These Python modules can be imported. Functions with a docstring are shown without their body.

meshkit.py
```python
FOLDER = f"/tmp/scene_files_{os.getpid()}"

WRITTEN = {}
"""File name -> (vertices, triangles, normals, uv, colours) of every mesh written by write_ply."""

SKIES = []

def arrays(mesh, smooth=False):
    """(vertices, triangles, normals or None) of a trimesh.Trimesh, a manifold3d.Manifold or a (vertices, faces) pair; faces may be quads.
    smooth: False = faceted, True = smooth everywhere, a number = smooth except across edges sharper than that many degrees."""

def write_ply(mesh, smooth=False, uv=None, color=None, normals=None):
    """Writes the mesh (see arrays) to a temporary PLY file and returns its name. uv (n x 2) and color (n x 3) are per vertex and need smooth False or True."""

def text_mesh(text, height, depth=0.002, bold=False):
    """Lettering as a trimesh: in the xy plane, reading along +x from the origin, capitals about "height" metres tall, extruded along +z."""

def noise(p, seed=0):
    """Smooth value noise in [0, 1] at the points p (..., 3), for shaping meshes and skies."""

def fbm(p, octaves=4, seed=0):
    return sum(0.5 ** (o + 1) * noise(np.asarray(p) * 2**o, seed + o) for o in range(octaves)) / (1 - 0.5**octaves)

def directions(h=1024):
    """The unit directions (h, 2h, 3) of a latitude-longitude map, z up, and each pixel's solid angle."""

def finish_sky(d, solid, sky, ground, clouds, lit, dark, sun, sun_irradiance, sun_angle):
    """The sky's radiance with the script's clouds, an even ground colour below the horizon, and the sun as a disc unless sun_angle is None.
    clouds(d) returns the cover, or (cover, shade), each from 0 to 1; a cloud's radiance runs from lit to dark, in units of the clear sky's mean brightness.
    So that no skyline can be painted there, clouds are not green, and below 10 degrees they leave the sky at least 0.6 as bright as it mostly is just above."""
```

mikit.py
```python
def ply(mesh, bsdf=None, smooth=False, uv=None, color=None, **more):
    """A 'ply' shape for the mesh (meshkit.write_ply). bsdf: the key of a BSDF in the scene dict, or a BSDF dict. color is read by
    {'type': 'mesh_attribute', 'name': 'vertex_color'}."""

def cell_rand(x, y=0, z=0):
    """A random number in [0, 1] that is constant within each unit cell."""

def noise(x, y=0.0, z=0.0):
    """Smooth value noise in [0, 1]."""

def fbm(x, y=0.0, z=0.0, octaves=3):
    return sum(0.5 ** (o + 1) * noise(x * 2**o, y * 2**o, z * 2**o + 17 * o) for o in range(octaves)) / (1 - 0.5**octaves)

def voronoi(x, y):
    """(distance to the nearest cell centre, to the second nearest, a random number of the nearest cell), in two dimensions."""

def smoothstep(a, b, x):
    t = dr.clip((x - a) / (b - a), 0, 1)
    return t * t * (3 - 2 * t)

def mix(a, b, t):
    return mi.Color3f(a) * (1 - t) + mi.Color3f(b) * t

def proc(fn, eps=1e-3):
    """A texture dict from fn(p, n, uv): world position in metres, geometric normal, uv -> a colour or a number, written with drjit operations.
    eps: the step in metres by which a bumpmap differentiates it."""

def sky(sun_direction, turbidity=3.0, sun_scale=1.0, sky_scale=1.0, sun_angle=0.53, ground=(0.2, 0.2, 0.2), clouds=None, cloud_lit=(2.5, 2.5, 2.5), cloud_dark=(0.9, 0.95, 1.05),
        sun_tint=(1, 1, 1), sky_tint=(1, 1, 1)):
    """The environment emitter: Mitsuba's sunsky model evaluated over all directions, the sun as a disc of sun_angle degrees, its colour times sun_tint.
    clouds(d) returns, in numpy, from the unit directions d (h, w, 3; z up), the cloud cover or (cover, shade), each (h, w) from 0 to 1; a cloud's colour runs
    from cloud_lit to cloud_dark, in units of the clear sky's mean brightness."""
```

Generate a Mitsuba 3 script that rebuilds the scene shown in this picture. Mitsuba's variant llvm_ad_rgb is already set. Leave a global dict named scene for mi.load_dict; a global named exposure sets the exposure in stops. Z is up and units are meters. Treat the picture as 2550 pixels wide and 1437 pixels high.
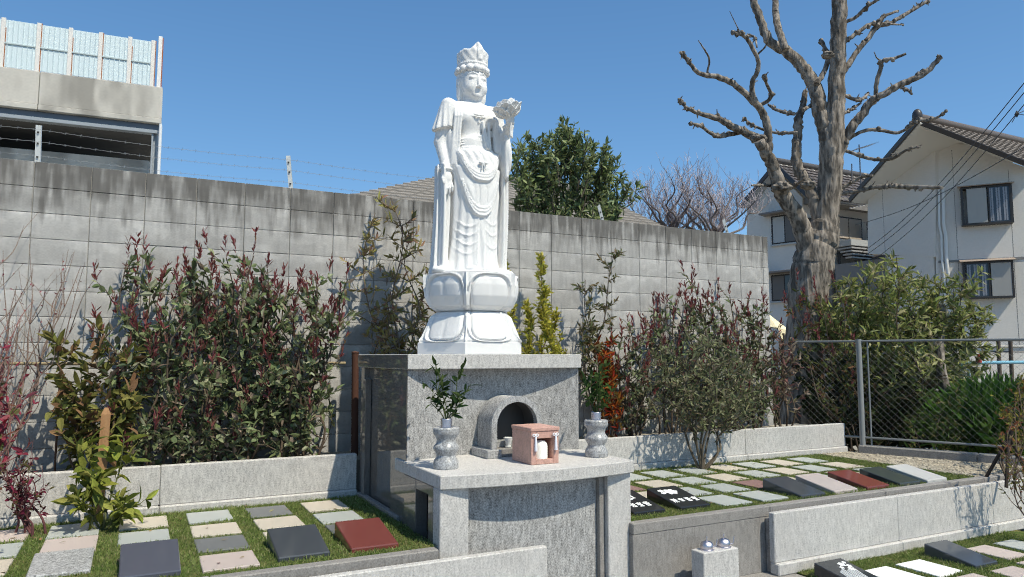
import math, random
import numpy as np, trimesh, drjit as dr, mitsuba as mi
import manifold3d as m3
import mikit, meshkit
from mikit import noise, fbm, smoothstep, mix, cell_rand

T = mi.ScalarTransform4f
scene, labels = {}, {}
# ------------------------------------------------------------------ camera, sky, exposure
EYE = np.array([0.0, 0.0, 1.6])
FPX, PCX, PCY = 1800.0, 1275.0, 718.5            # focal length and centre, in pixels of a 2550-wide picture
PITCH, YAW = math.radians(5.285), math.radians(27.35)
FW = np.array([math.sin(YAW) * math.cos(PITCH), math.cos(YAW) * math.cos(PITCH), math.sin(PITCH)])
RT = np.array([math.cos(YAW), -math.sin(YAW), 0.0])
UP = np.cross(RT, FW)
scene['camera'] = {'type': 'perspective', 'fov': math.degrees(2 * math.atan(PCX / FPX)), 'fov_axis': 'x', 'near_clip': 0.05, 'far_clip': 2000.0,
                   'to_world': T().look_at(origin=EYE.tolist(), target=(EYE + FW).tolist(), up=[0, 0, 1])}
SUN_EL, SUN_AZ = math.radians(54.0), math.radians(18.0)
SUN = [math.sin(SUN_AZ) * math.cos(SUN_EL), -math.cos(SUN_AZ) * math.cos(SUN_EL), math.sin(SUN_EL)]
scene['sky'] = mikit.sky(SUN, turbidity=3.0, ground=(0.22, 0.21, 0.19), sun_tint=(1.10, 1.23, 1.34), sky_tint=(1.02, 1.33, 1.44))
exposure = 1.5


def at(x, y, **k):
    """The point seen at a pixel of the survey photograph, on a plane X=, Y=, Z= or at a depth d="""
    r = FW + RT * (x - PCX) / FPX - UP * (y - PCY) / FPX
    (a, v), = k.items()
    if a == 'd':
        return EYE + r * v
    i = 'XYZ'.index(a)
    return EYE + r * ((v - EYE[i]) / r[i])


def on(x, y, p0, n):
    """... on the plane through p0 with normal n"""
    r = FW + RT * (x - PCX) / FPX - UP * (y - PCY) / FPX
    return EYE + r * (np.dot(np.asarray(p0) - EYE, n) / np.dot(r, n))


# ------------------------------------------------------------------ materials
def rgb(*c):
    return {'type': 'rgb', 'value': [float(v) for v in c]}


def prin(color, rough=0.7, spec=0.4, **k):
    return {'type': 'principled', 'base_color': color if isinstance(color, dict) else rgb(*color), 'roughness': rough, 'specular': spec, **k}


def two(b):
    return {'type': 'twosided', 'bsdf': b}


VC = {'type': 'mesh_attribute', 'name': 'vertex_color'}


def f_granite(base, amp, warm=(1.0, 0.985, 0.965)):
    def fn(p, n, uv):
        a = noise(p.x * 170, p.y * 170, p.z * 110)
        b = noise(p.x * 420, p.y * 420, p.z * 330)
        c = fbm(p.x * 3, p.y * 3, p.z * 3)
        s = noise(p.x * 95 + 7, p.y * 95, p.z * 16)
        v = base * (1 + amp * ((a - 0.5) * 1.1 + (b - 0.5) * 0.7 + (s - 0.5) * 0.75) + 0.22 * (c - 0.5))
        return mi.Color3f(v * warm[0], v * warm[1], v * warm[2])
    return fn


def b_granite(p, n, uv):
    return 0.0012 * noise(p.x * 150, p.y * 150, p.z * 60)


def f_block(p, n, uv):
    row, col = dr.floor((p.z - 3.17) / 0.21), dr.floor((p.x + 0.8) / 0.405)
    r = cell_rand(col, row, 5)
    v = 0.40 + 0.07 * (r - 0.5) + 0.08 * (noise(p.x * 90, p.y * 90, p.z * 90) - 0.5) + 0.07 * (noise(p.x * 40, 3, p.z * 5) - 0.5)
    streak = fbm(p.x * 22, 1.5, p.z * 2.2)
    blot = fbm(p.x * 2.6, 8.0, p.z * 7.0)
    top = smoothstep(2.72, 3.18, p.z + 0.75 * (streak - 0.5) + 0.25 * (blot - 0.5))
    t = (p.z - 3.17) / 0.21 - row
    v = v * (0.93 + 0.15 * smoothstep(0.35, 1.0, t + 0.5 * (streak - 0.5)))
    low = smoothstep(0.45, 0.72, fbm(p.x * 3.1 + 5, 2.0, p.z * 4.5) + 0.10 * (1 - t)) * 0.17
    pale = smoothstep(0.5, 0.75, fbm(p.x * 9 + 3, 6.0, p.z * 12)) * 0.06
    c = mix(mi.Color3f(v + pale, (v + pale) * 0.975, (v + pale) * 0.94), mi.Color3f(0.085, 0.08, 0.075), top * 0.86)
    return mix(c, mi.Color3f(0.13, 0.125, 0.12), low)


def f_concrete(p, n, uv):
    s = fbm(p.x * 4.0 + p.y * 4.0, 2.0, p.z * 0.7)
    v = 0.52 + 0.10 * (s - 0.5) + 0.05 * (noise(p.x * 20, p.y * 20, p.z * 20) - 0.5)
    st = smoothstep(0.35, 0.72, fbm(p.x * 2.0 + p.y * 2.0, 5.0, p.z * 0.5)) * smoothstep(-1.2, 0.1, p.z - 8.35) * 0.6
    return mix(mi.Color3f(v, v * 0.95, v * 0.86), mi.Color3f(0.14, 0.13, 0.115), st)


def f_marble(p, n, uv):
    v = 0.71 + 0.06 * (fbm(p.x * 4, p.y * 4, p.z * 4) - 0.5) + 0.02 * (noise(p.x * 150, p.y * 150, p.z * 150) - 0.5)
    return mi.Color3f(v, v * 0.99, v * 0.975)


def f_bark(p, n, uv):
    a = fbm(p.x * 26, p.y * 26, p.z * 4.5, octaves=4)
    b = noise(p.x * 60, p.y * 60, p.z * 18)
    v = 0.10 + 0.21 * smoothstep(0.32, 0.70, a) + 0.07 * (b - 0.5)
    return mi.Color3f(v, v * 0.87, v * 0.74)


def b_bark(p, n, uv):
    return 0.03 * fbm(p.x * 26, p.y * 26, p.z * 4.5, octaves=4)


def f_turf(p, n, uv):
    a = fbm(p.x * 9, p.y * 9, 1.0)
    b = noise(p.x * 120, p.y * 120, 2.0)
    return mix(mi.Color3f(0.045, 0.075, 0.018), mi.Color3f(0.13, 0.12, 0.05), smoothstep(0.3, 0.8, a * 0.6 + b * 0.4))


def f_gravel(p, n, uv):
    d, e, r = mikit.voronoi(p.x * 38, p.y * 38)
    v = 0.18 + 0.30 * r
    v = v * (0.35 + 0.65 * smoothstep(0.0, 0.35, e - d))
    k = fbm(p.x * 2.3, p.y * 2.3, 0.0)
    return mi.Color3f(v * 1.05, v * (0.90 + 0.06 * k), v * (0.66 + 0.14 * k))


def f_ground(p, n, uv):
    a = fbm(p.x * 0.6, p.y * 0.6, 0.0)
    v = 0.17 + 0.10 * a + 0.05 * (noise(p.x * 60, p.y * 60, 0.0) - 0.5)
    return mi.Color3f(v * 1.05, v * 0.97, v * 0.82)


def f_stucco(p, n, uv):
    v = 0.61 + 0.07 * (fbm(p.x * 1.2 + p.y * 1.2, 3.0, p.z * 0.5) - 0.5) + 0.06 * (noise(p.x * 45, p.y * 45, p.z * 45) - 0.5)
    return mi.Color3f(v * 1.02, v * 0.965, v * 0.89)


def f_wood(p, n, uv):
    g = fbm(p.x * 60, p.y * 60, p.z * 4)
    return mix(mi.Color3f(0.27, 0.135, 0.06), mi.Color3f(0.38, 0.22, 0.11), g)


scene['granite_light'] = prin(mikit.proc(f_granite(0.45, 0.42, (1.02, 0.985, 0.94))), 0.55, 0.4)
scene['granite_rough'] = {'type': 'bumpmap', 'texture': mikit.proc(b_granite, 0.002), 'scale': 1.0, 'bsdf': prin(mikit.proc(f_granite(0.315, 0.85, (1.0, 0.985, 0.965))), 0.75, 0.3)}
scene['granite_grey'] = prin(mikit.proc(f_granite(0.225, 0.5, (1.03, 0.97, 0.91))), 0.6, 0.4)
scene['granite_polished'] = prin(mikit.proc(f_granite(0.13, 0.35, (1.06, 0.96, 0.88))), 0.05, 0.65)
scene['granite_speckled'] = prin(mikit.proc(f_granite(0.33, 0.8, (1.0, 1.0, 1.0))), 0.25, 0.5)
scene['granite_red'] = prin(mikit.proc(f_granite(0.40, 0.4, (1.2, 0.70, 0.57))), 0.4, 0.5)
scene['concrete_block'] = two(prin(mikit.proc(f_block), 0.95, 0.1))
scene['concrete_cast'] = two(prin(mikit.proc(f_concrete), 0.9, 0.15))
scene['white_marble'] = two(prin(mikit.proc(f_marble), 0.5, 0.35))
scene['bark'] = two({'type': 'bumpmap', 'texture': mikit.proc(b_bark, 0.004), 'scale': 1.0, 'bsdf': prin(mikit.proc(f_bark), 0.95, 0.1)})
scene['turf'] = two(prin(mikit.proc(f_turf), 1.0, 0.05))
scene['gravel_bed'] = two(prin(mikit.proc(f_gravel), 0.95, 0.1))
scene['ground_soil'] = two(prin(mikit.proc(f_ground), 0.95, 0.1))
scene['stucco'] = two(prin(mikit.proc(f_stucco), 0.9, 0.15))
scene['raw_wood'] = two(prin(mikit.proc(f_wood), 0.8, 0.2))
scene['tint_matte'] = two(prin(VC, 0.85, 0.2))
scene['tint_gloss'] = two(prin(VC, 0.10, 0.6))
scene['tint_satin'] = two(prin(VC, 0.40, 0.4))
scene['leaf'] = {'type': 'principledthin', 'base_color': VC, 'roughness': 0.38, 'diff_trans': 0.55, 'eta': 1.35, 'spec_trans': 0.0}
scene['leaf_matte'] = two(prin(VC, 0.7, 0.25))
scene['steel'] = two({'type': 'roughconductor', 'material': 'Cr', 'alpha': 0.28})
scene['pane_glass'] = {'type': 'thindielectric', 'int_ior': 1.5}
scene['candle_wax'] = prin((0.86, 0.86, 0.80), 0.45, 0.4)


# ------------------------------------------------------------------ mesh helpers
class MB:
    def __init__(self):
        self.v, self.f, self.c, self.n = [], [], [], 0

    def add(self, mesh, color=(0.5, 0.5, 0.5)):
        v, f = (np.asarray(mesh.vertices), np.asarray(mesh.faces)) if hasattr(mesh, 'vertices') else (np.asarray(mesh[0], float), np.asarray(mesh[1], int))
        if f.shape[1] == 4:
            f = np.vstack([f[:, [0, 1, 2]], f[:, [0, 2, 3]]])
        c = np.asarray(color, float)
        self.v.append(v)
        self.f.append(f + self.n)
        self.c.append(np.broadcast_to(c, (len(v), 3)) if c.ndim == 1 else c)
        self.n += len(v)
        return self

    def get(self):
        return np.vstack(self.v), np.vstack(self.f), np.vstack(self.c)


def numbered(key):
    if key not in scene and key not in labels:
        return key
    k = 1
    while f'{key}_{k:03d}' in scene or f'{key}_{k:03d}' in labels:
        k += 1
    return f'{key}_{k:03d}'


def put(key, mesh, bsdf, smooth=False, color=None, **tags):
    """ONE entry of the scene; mesh: MB, trimesh or (v, f)"""
    key = numbered(key)
    if isinstance(mesh, MB):
        v, f, c = mesh.get()
        d = mikit.ply(trimesh.Trimesh(v, f, process=False), bsdf, smooth if smooth in (True, False) else False, color=c)
        if smooth not in (True, False):
            d = mikit.ply(trimesh.Trimesh(v, f, process=False), bsdf, smooth)
    else:
        if color is not None:
            nv = len(mesh.vertices) if hasattr(mesh, 'vertices') else len(mesh[0])
            d = mikit.ply(mesh, bsdf, bool(smooth), color=np.tile(np.asarray(color, float), (nv, 1)))
        else:
            d = mikit.ply(mesh, bsdf, smooth)
    scene[key] = d
    if tags:
        labels[key] = tags
    return key


def thing(key, label, category, group=None):
    key = numbered(key)
    labels[key] = {'label': label, 'category': category}
    if group:
        labels[key]['group'] = group
    return key


def hull(pts):
    return trimesh.convex.convex_hull(np.asarray(pts, float))


def box(x0, x1, y0, y1, z0, z1, b=0.0):
    """a box with chamfered edges"""
    if b <= 0:
        m = trimesh.creation.box(extents=[x1 - x0, y1 - y0, z1 - z0])
        m.apply_translation([(x0 + x1) / 2, (y0 + y1) / 2, (z0 + z1) / 2])
        return m
    P = []
    for x, sx in ((x0, 1), (x1, -1)):
        for y, sy in ((y0, 1), (y1, -1)):
            for z, sz in ((z0, 1), (z1, -1)):
                P += [(x, y + sy * b, z + sz * b), (x + sx * b, y, z + sz * b), (x + sx * b, y + sy * b, z)]
    return hull(P)


def prism(poly, axis, a, b):
    """a polygon (list of 2d points) swept along an axis from a to b; axis 'x': (y, z), 'y': (x, z), 'z': (x, y)"""
    from shapely.geometry import Polygon
    m = trimesh.creation.extrude_polygon(Polygon(poly), abs(b - a), engine='earcut')
    v = np.array(m.vertices)
    lo = min(a, b)
    if axis == 'z':
        w = np.c_[v[:, 0], v[:, 1], v[:, 2] + lo]
        f = m.faces
    elif axis == 'x':
        w = np.c_[v[:, 2] + lo, v[:, 0], v[:, 1]]
        f = m.faces
    else:
        w = np.c_[v[:, 0], v[:, 2] + lo, v[:, 1]]
        f = m.faces[:, ::-1]
    return trimesh.Trimesh(w, f, process=False)


def tube(pts, radii, n=8, cap=True):
    pts = np.asarray(pts, float)
    radii = np.broadcast_to(np.asarray(radii, float), (len(pts),))
    d = np.gradient(pts, axis=0)
    d /= np.linalg.norm(d, axis=1, keepdims=True) + 1e-12
    ref = np.array([0, 0, 1.0]) if abs(d[0, 2]) < 0.9 else np.array([1.0, 0, 0])
    rings = []
    a = np.arange(n) * 2 * np.pi / n
    u = np.cross(ref, d[0])
    for i in range(len(pts)):
        u = u - d[i] * (u @ d[i])
        u /= np.linalg.norm(u) + 1e-12
        w = np.cross(d[i], u)
        rings.append(pts[i] + radii[i] * (np.cos(a)[:, None] * u + np.sin(a)[:, None] * w))
    v = np.vstack(rings)
    i = np.arange(n)
    j = (i + 1) % n
    f = []
    for k in range(len(pts) - 1):
        f += [np.c_[k * n + i, k * n + j, (k + 1) * n + j], np.c_[k * n + i, (k + 1) * n + j, (k + 1) * n + i]]
    if cap:
        v = np.vstack([v, pts[0], pts[-1]])
        m = len(v)
        f += [np.c_[j, i, i * 0 + m - 2], np.c_[(len(pts) - 1) * n + i, (len(pts) - 1) * n + j, i * 0 + m - 1]]
    return v, np.vstack(f)


def lathe(profile, n=32, center=(0, 0, 0)):
    p = np.asarray(profile, float)
    a = np.arange(n) * 2 * np.pi / n
    v = np.stack([p[:, None, 0] * np.cos(a), p[:, None, 0] * np.sin(a), np.repeat(p[:, 1:2], n, 1)], -1).reshape(-1, 3) + np.asarray(center)
    i = np.arange(n)
    j = (i + 1) % n
    f = [np.c_[k * n + i, k * n + j, (k + 1) * n + j, (k + 1) * n + i] for k in range(len(p) - 1)]
    return trimesh.Trimesh(v, np.vstack([np.vstack(f)[:, [0, 1, 2]], np.vstack(f)[:, [0, 2, 3]]]), process=False)


def catmull(pts, k=6):
    p = np.asarray(pts, float)
    if len(p) < 3:
        t = np.linspace(0, 1, k + 1)[:, None]
        return p[0] * (1 - t) + p[-1] * t
    q = np.vstack([2 * p[0] - p[1], p, 2 * p[-1] - p[-2]])
    out = []
    for i in range(1, len(q) - 2):
        for t in np.arange(k) / k:
            out.append(0.5 * (2 * q[i] + (q[i + 1] - q[i - 1]) * t + (2 * q[i - 1] - 5 * q[i] + 4 * q[i + 1] - q[i + 2]) * t * t + (3 * q[i] - q[i - 1] - 3 * q[i + 1] + q[i + 2]) * t ** 3))
    out.append(p[-1])
    return np.array(out)


def frame(o, ex, ey, ez):
    """moves a mesh made in local axes to origin o with these axes"""
    M = np.eye(4)
    M[:3, 0], M[:3, 1], M[:3, 2], M[:3, 3] = ex, ey, ez, o
    return M


def moved(mesh, M):
    v = np.asarray(mesh.vertices if hasattr(mesh, 'vertices') else mesh[0]) @ M[:3, :3].T + M[:3, 3]
    f = np.asarray(mesh.faces if hasattr(mesh, 'faces') else mesh[1])
    if np.linalg.det(M[:3, :3]) < 0:
        f = f[:, ::-1]
    return trimesh.Trimesh(v, f, process=False)


# ------------------------------------------------------------------ ground and terraces
LZ = 0.41                                           # level of the upper lawns
GZ = -0.08                                          # level of the walkway and the lower lawn


def sheet(x0, x1, y0, y1, z):
    return np.array([[x0, y0, z], [x1, y0, z], [x1, y1, z], [x0, y1, z]], float), np.array([[0, 1, 2], [0, 2, 3]])


put('ground', sheet(-500, 500, -300, 900, -0.12), 'ground_soil', label='dry brown ground reaching to the horizon', kind='structure')
put('walkway', box(-3.0, 4.6, 0.6, 4.3, GZ - 0.05, GZ), 'granite_grey', label='grey stone walkway floor in front of the altar', kind='structure')
left_turf = put('left_lawn', box(-2.6, 1.70, 4.34, 6.26, GZ - 0.02, LZ), 'turf', label='raised turf lawn left of the altar set with stone slabs', kind='structure')
right_turf = put('right_lawn', box(3.20, 7.36, 4.34, 6.26, GZ - 0.02, LZ), 'turf', label='raised turf lawn right of the altar set with stone slabs', kind='structure')
low_turf = put('lower_lawn', box(4.62, 7.6, 2.2, 4.13, GZ - 0.03, GZ + 0.005), 'turf', label='lower lawn in front of the right retaining wall', kind='structure')
gravel_pts = [(7.37, 4.34), (8.72, 4.34), (7.95, 6.05), (7.90, 6.2), (7.37, 6.2)]
put('gravel_strip', prism(gravel_pts, 'z', GZ, LZ + 0.006), 'gravel_bed', label='tan gravel strip between the right lawn and the wire fence', kind='structure')
# the bed behind the granite kerb
put('planting_bed', box(-2.6, 7.8, 6.27, 6.88, GZ, 0.70), 'ground_soil', label='soil of the planting bed below the block wall', kind='structure')


def kerb_run(key, label, x0, x1, joints, yf, zt, zb, plinth_h, th=0.07, mat='granite_light', end=None):
    t = thing(key, label, 'retaining wall')
    xs = [x0] + joints + [x1]
    for a, b in zip(xs[:-1], xs[1:]):
        put(t + '__panel', box(a + 0.0015, b - 0.0015, yf, yf + th, zb + plinth_h, zt, 0.006), mat)
        put(t + '__plinth', box(a + 0.0015, b - 0.0015, yf - 0.035, yf + th, zb, zb + plinth_h - 0.001, 0.008), mat)
    return t


kerb_run('granite_kerb_wall', 'low grey granite kerb wall behind the left lawn', -2.7, 1.715, [-1.3, 0.2], 6.2, 0.762, LZ - 0.04, 0.098)
kerb_run('granite_kerb_wall', 'low grey granite kerb wall behind the right lawn', 3.19, 7.88, [4.7, 6.2], 6.2, 0.757, LZ - 0.04, 0.108)
kerb_run('front_facing_wall', 'pale granite facing wall in front of the left lawn and altar foot', -2.2, 2.405, [-0.9, 0.6], 4.15, 0.375, GZ, 0.09, 0.055)
t = kerb_run('front_facing_wall', 'pale granite facing wall below the right row of plaques', 4.42, 8.3, [5.9, 7.3], 4.15, 0.385, GZ, 0.09, 0.055)
put(t + '__end_pier', box(4.44, 4.52, 4.206, 4.258, GZ, 0.33, 0.005), 'granite_grey')
t = thing('terrace_wall', 'grey granite terrace wall behind the water stand', 'retaining wall')
put(t + '__face', box(3.165, 8.75, 4.262, 4.338, GZ, LZ - 0.075, 0.003), 'granite_grey')
for a, b in ((3.165, 4.5), (4.5, 5.9), (5.9, 7.37), (7.37, 8.75)):
    put(t + '__coping', box(a + 0.0015, b - 0.0015, 4.258, 4.338, LZ - 0.0745, LZ + 0.004, 0.006), 'granite_grey')
t = thing('terrace_wall', 'grey granite edging along the front of the left lawn', 'retaining wall')
put(t + '__face', box(-2.4, 1.70, 4.262, 4.338, GZ, LZ - 0.075, 0.003), 'granite_grey')
for a, b in ((-2.4, -0.9), (-0.9, 0.4), (0.4, 1.70)):
    put(t + '__coping', box(a + 0.0015, b - 0.0015, 4.258, 4.338, LZ - 0.0745, LZ + 0.004, 0.006), 'granite_grey')

# ------------------------------------------------------------------ paving slabs in the lawns (pieces of the lawns)
BEIGE, GREY, DARK, PINK, WHITE, REDD = (0.47, 0.42, 0.35), (0.35, 0.37, 0.355), (0.13, 0.135, 0.14), (0.45, 0.38, 0.35), (0.74, 0.74, 0.72), (0.22, 0.13, 0.12)
rs = np.random.RandomState(3)
slab_rects = {'l': [], 'r': [], 'w': []}


def slab(owner, which, x0, x1, y0, y1, z, col):
    c = np.array(col) * (1 + 0.06 * (rs.rand() - 0.5))
    j = (rs.rand(4) - 0.5) * 0.010
    put(owner + '__paving_slab', box(x0 + j[0], x1 + j[1], y0 + j[2], y1 + j[3], z - 0.03, z + 0.012 + 0.005 * rs.rand(), 0.004), 'tint_satin' if col != WHITE else 'tint_matte', False, color=c)
    slab_rects[which].append((x0, x1, y0, y1))


ROWS = [(4.40, 4.74), (4.83, 5.17), (5.245, 5.585), (5.68, 6.03)]
LX = [-0.47, -0.055, 0.375, 0.795, 1.215]
for cx, row, col in [(0, 2, PINK), (0, 3, GREY), (1, 3, BEIGE), (1, 2, GREY), (2, 3, GREY), (2, 2, BEIGE), (2, 1, DARK), (2, 0, PINK), (3, 3, DARK), (3, 2, BEIGE), (3, 1, BEIGE),
                     (4, 3, BEIGE), (4, 2, GREY), (4, 1, DARK)]:
    slab(left_turf, 'l', LX[cx], LX[cx] + 0.30, *(ROWS[row] if cx else (ROWS[row][0] - 0.05, ROWS[row][1])), LZ, col)
for x in (-0.885, -1.30):
    for row in (1, 2, 3):
        slab(left_turf, 'l', x, x + 0.30, *ROWS[row], LZ, [BEIGE, GREY, PINK][row - 1])
RX = [3.335 + 0.413 * k for k in range(10)]
right_cols = {0: [None, REDD, GREY, GREY], 1: [None, BEIGE, REDD, REDD], 2: [GREY, GREY, BEIGE, GREY], 3: [GREY, GREY, GREY, GREY], 4: [None, REDD, BEIGE, GREY],
              5: [None, BEIGE, GREY, BEIGE], 6: [None, GREY, BEIGE, GREY], 7: [None, BEIGE, GREY, BEIGE], 8: [None, GREY, BEIGE, GREY], 9: [None, None, GREY, BEIGE]}
for k, cols in right_cols.items():
    for row, col in enumerate(cols):
        if col and RX[k] + 0.3 < 7.35:
            slab(right_turf, 'r', RX[k], RX[k] + 0.30, *ROWS[row], LZ, col)
WZ = GZ + 0.005
for x, y0, col in [(5.04, 3.52, WHITE), (5.46, 3.52, WHITE), (6.42, 3.55, PINK), (6.84, 3.55, GREY), (5.04, 3.09, GREY), (5.46, 3.09, PINK), (5.93, 3.07, PINK), (6.35, 3.10, PINK), (6.80, 3.1, GREY)]:
    slab(low_turf, 'w', x, x + 0.30, y0, y0 + 0.36, WZ, col)

# ------------------------------------------------------------------ plaques (slanted grave stones)
strokes = {
    0: [(-.34, .05, .34, .05), (-.34, .25, .34, .25), (-.34, .05, -.34, .25), (.34, .05, .34, .25), (0, -.3, 0, .4), (-.25, -.25, .25, -.25)],
    1: [(-.4, .32, .4, .32), (0, .42, 0, -.42), (-.4, -.05, .4, -.05), (-.3, -.42, .3, -.42), (-.25, .15, .25, .15)],
    2: [(-.4, .2, .4, .2), (-.3, .42, -.1, .3), (.3, .42, .1, .3), (-.2, .2, -.38, -.4), (.2, .2, .38, -.4), (-.2, -.1, .2, -.1), (0, .2, 0, -.4)],
    3: [(-.38, .35, -.1, .3), (-.38, .0, -.1, .05), (-.3, -.4, -.1, -.15), (.05, .4, .05, -.4), (.05, .3, .4, .3), (.05, 0, .4, 0), (.4, .3, .4, -.35), (.05, -.38, .4, -.38)],
    4: [(-.35, .38, .35, .38), (-.42, .12, .42, .12), (0, .38, 0, .12), (-.3, -.1, .3, -.1), (-.3, -.4, .3, -.4), (-.3, -.1, -.3, -.4), (.3, -.1, .3, -.4)],
}


def stroke_mesh(segs, w):
    out = MB()
    for x0, y0, x1, y1 in segs:
        d = np.array([x1 - x0, y1 - y0])
        L = np.linalg.norm(d)
        d /= L
        m = trimesh.creation.box(extents=[L + w, w, 1.0])
        m.apply_transform(frame([(x0 + x1) / 2, (y0 + y1) / 2, 0], [d[0], d[1], 0], [-d[1], d[0], 0], [0, 0, 1]))
        out.add(m)
    return out


def plaque(label, x0, y0, z, w=0.30, dep=0.42, hf=0.028, hb=0.105, color=None, mat='tint_gloss', inscription=None, emblem=None):
    t = thing('slanted_plaque', label, 'grave marker', 'slanted stone plaques on the lawns')
    b = 0.006
    P = []
    for x, s in ((x0, 1), (x0 + w, -1)):
        for y, h in ((y0, hf), (y0 + dep, hb)):
            sy = 1 if y == y0 else -1
            P += [(x, y + sy * b, z - 0.02), (x + s * b, y, z - 0.02), (x, y + sy * b, z + h - b), (x + s * b, y, z + h - b), (x + s * b, y + sy * b, z + h + sy * b * 0.2)]
    put(t + '__stone', hull(P), mat, False, color=color)
    if inscription or emblem:
        sl = np.array([0, dep, hb - hf])
        sl /= np.linalg.norm(sl)
        nn = np.cross([1, 0, 0], sl)
        M = frame(np.array([x0 + w / 2, y0 + dep / 2, z + (hf + hb) / 2]) + nn * 0.0015, [1, 0, 0], sl, nn)
        white = (0.80, 0.80, 0.78)
        if inscription:
            n = len(inscription)
            for k, gl in enumerate(inscription):
                s = 0.052
                q = stroke_mesh(strokes[gl], 0.15)
                v, f, c = q.get()
                v = v * [s, s * 1.5, 0.002] + [(k - (n - 1) / 2) * 0.068, -0.085, 0]
                put(t + '__letter', moved((v, f), M), 'tint_matte', False, color=white)
        if emblem:
            v, f, c = emblem.get()
            put(t + '__emblem', moved((v, f), M), 'tint_matte', False, color=white)
    return t


def em_ring():
    out = MB()
    for r0, sx in ((0.055, 1.3), (0.030, 1.3)):
        a = np.linspace(0, 2 * np.pi, 25)
        out.add(tube(np.c_[r0 * sx * np.cos(a) - 0.03, r0 * np.sin(a) + 0.07, 0 * a], 0.005, 5))
    for s in (-1, 0, 1):
        out.add(box(-0.11, 0.05, 0.066 + s * 0.03, 0.074 + s * 0.03, -0.001, 0.002))
    return out


def em_bloom():
    out = MB()
    a = np.linspace(0, 2 * np.pi, 41)[:-1]
    for cx, cy, R in ((0.0, 0.09, 0.058), (-0.075, 0.125, 0.026), (-0.085, 0.075, 0.022)):
        r = R * (0.86 + 0.14 * np.cos(6 * a))
        out.add(prism(np.c_[cx + r * np.cos(a) * 1.15, cy + r * np.sin(a)], 'z', 0, 0.0015))
    return out


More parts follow.
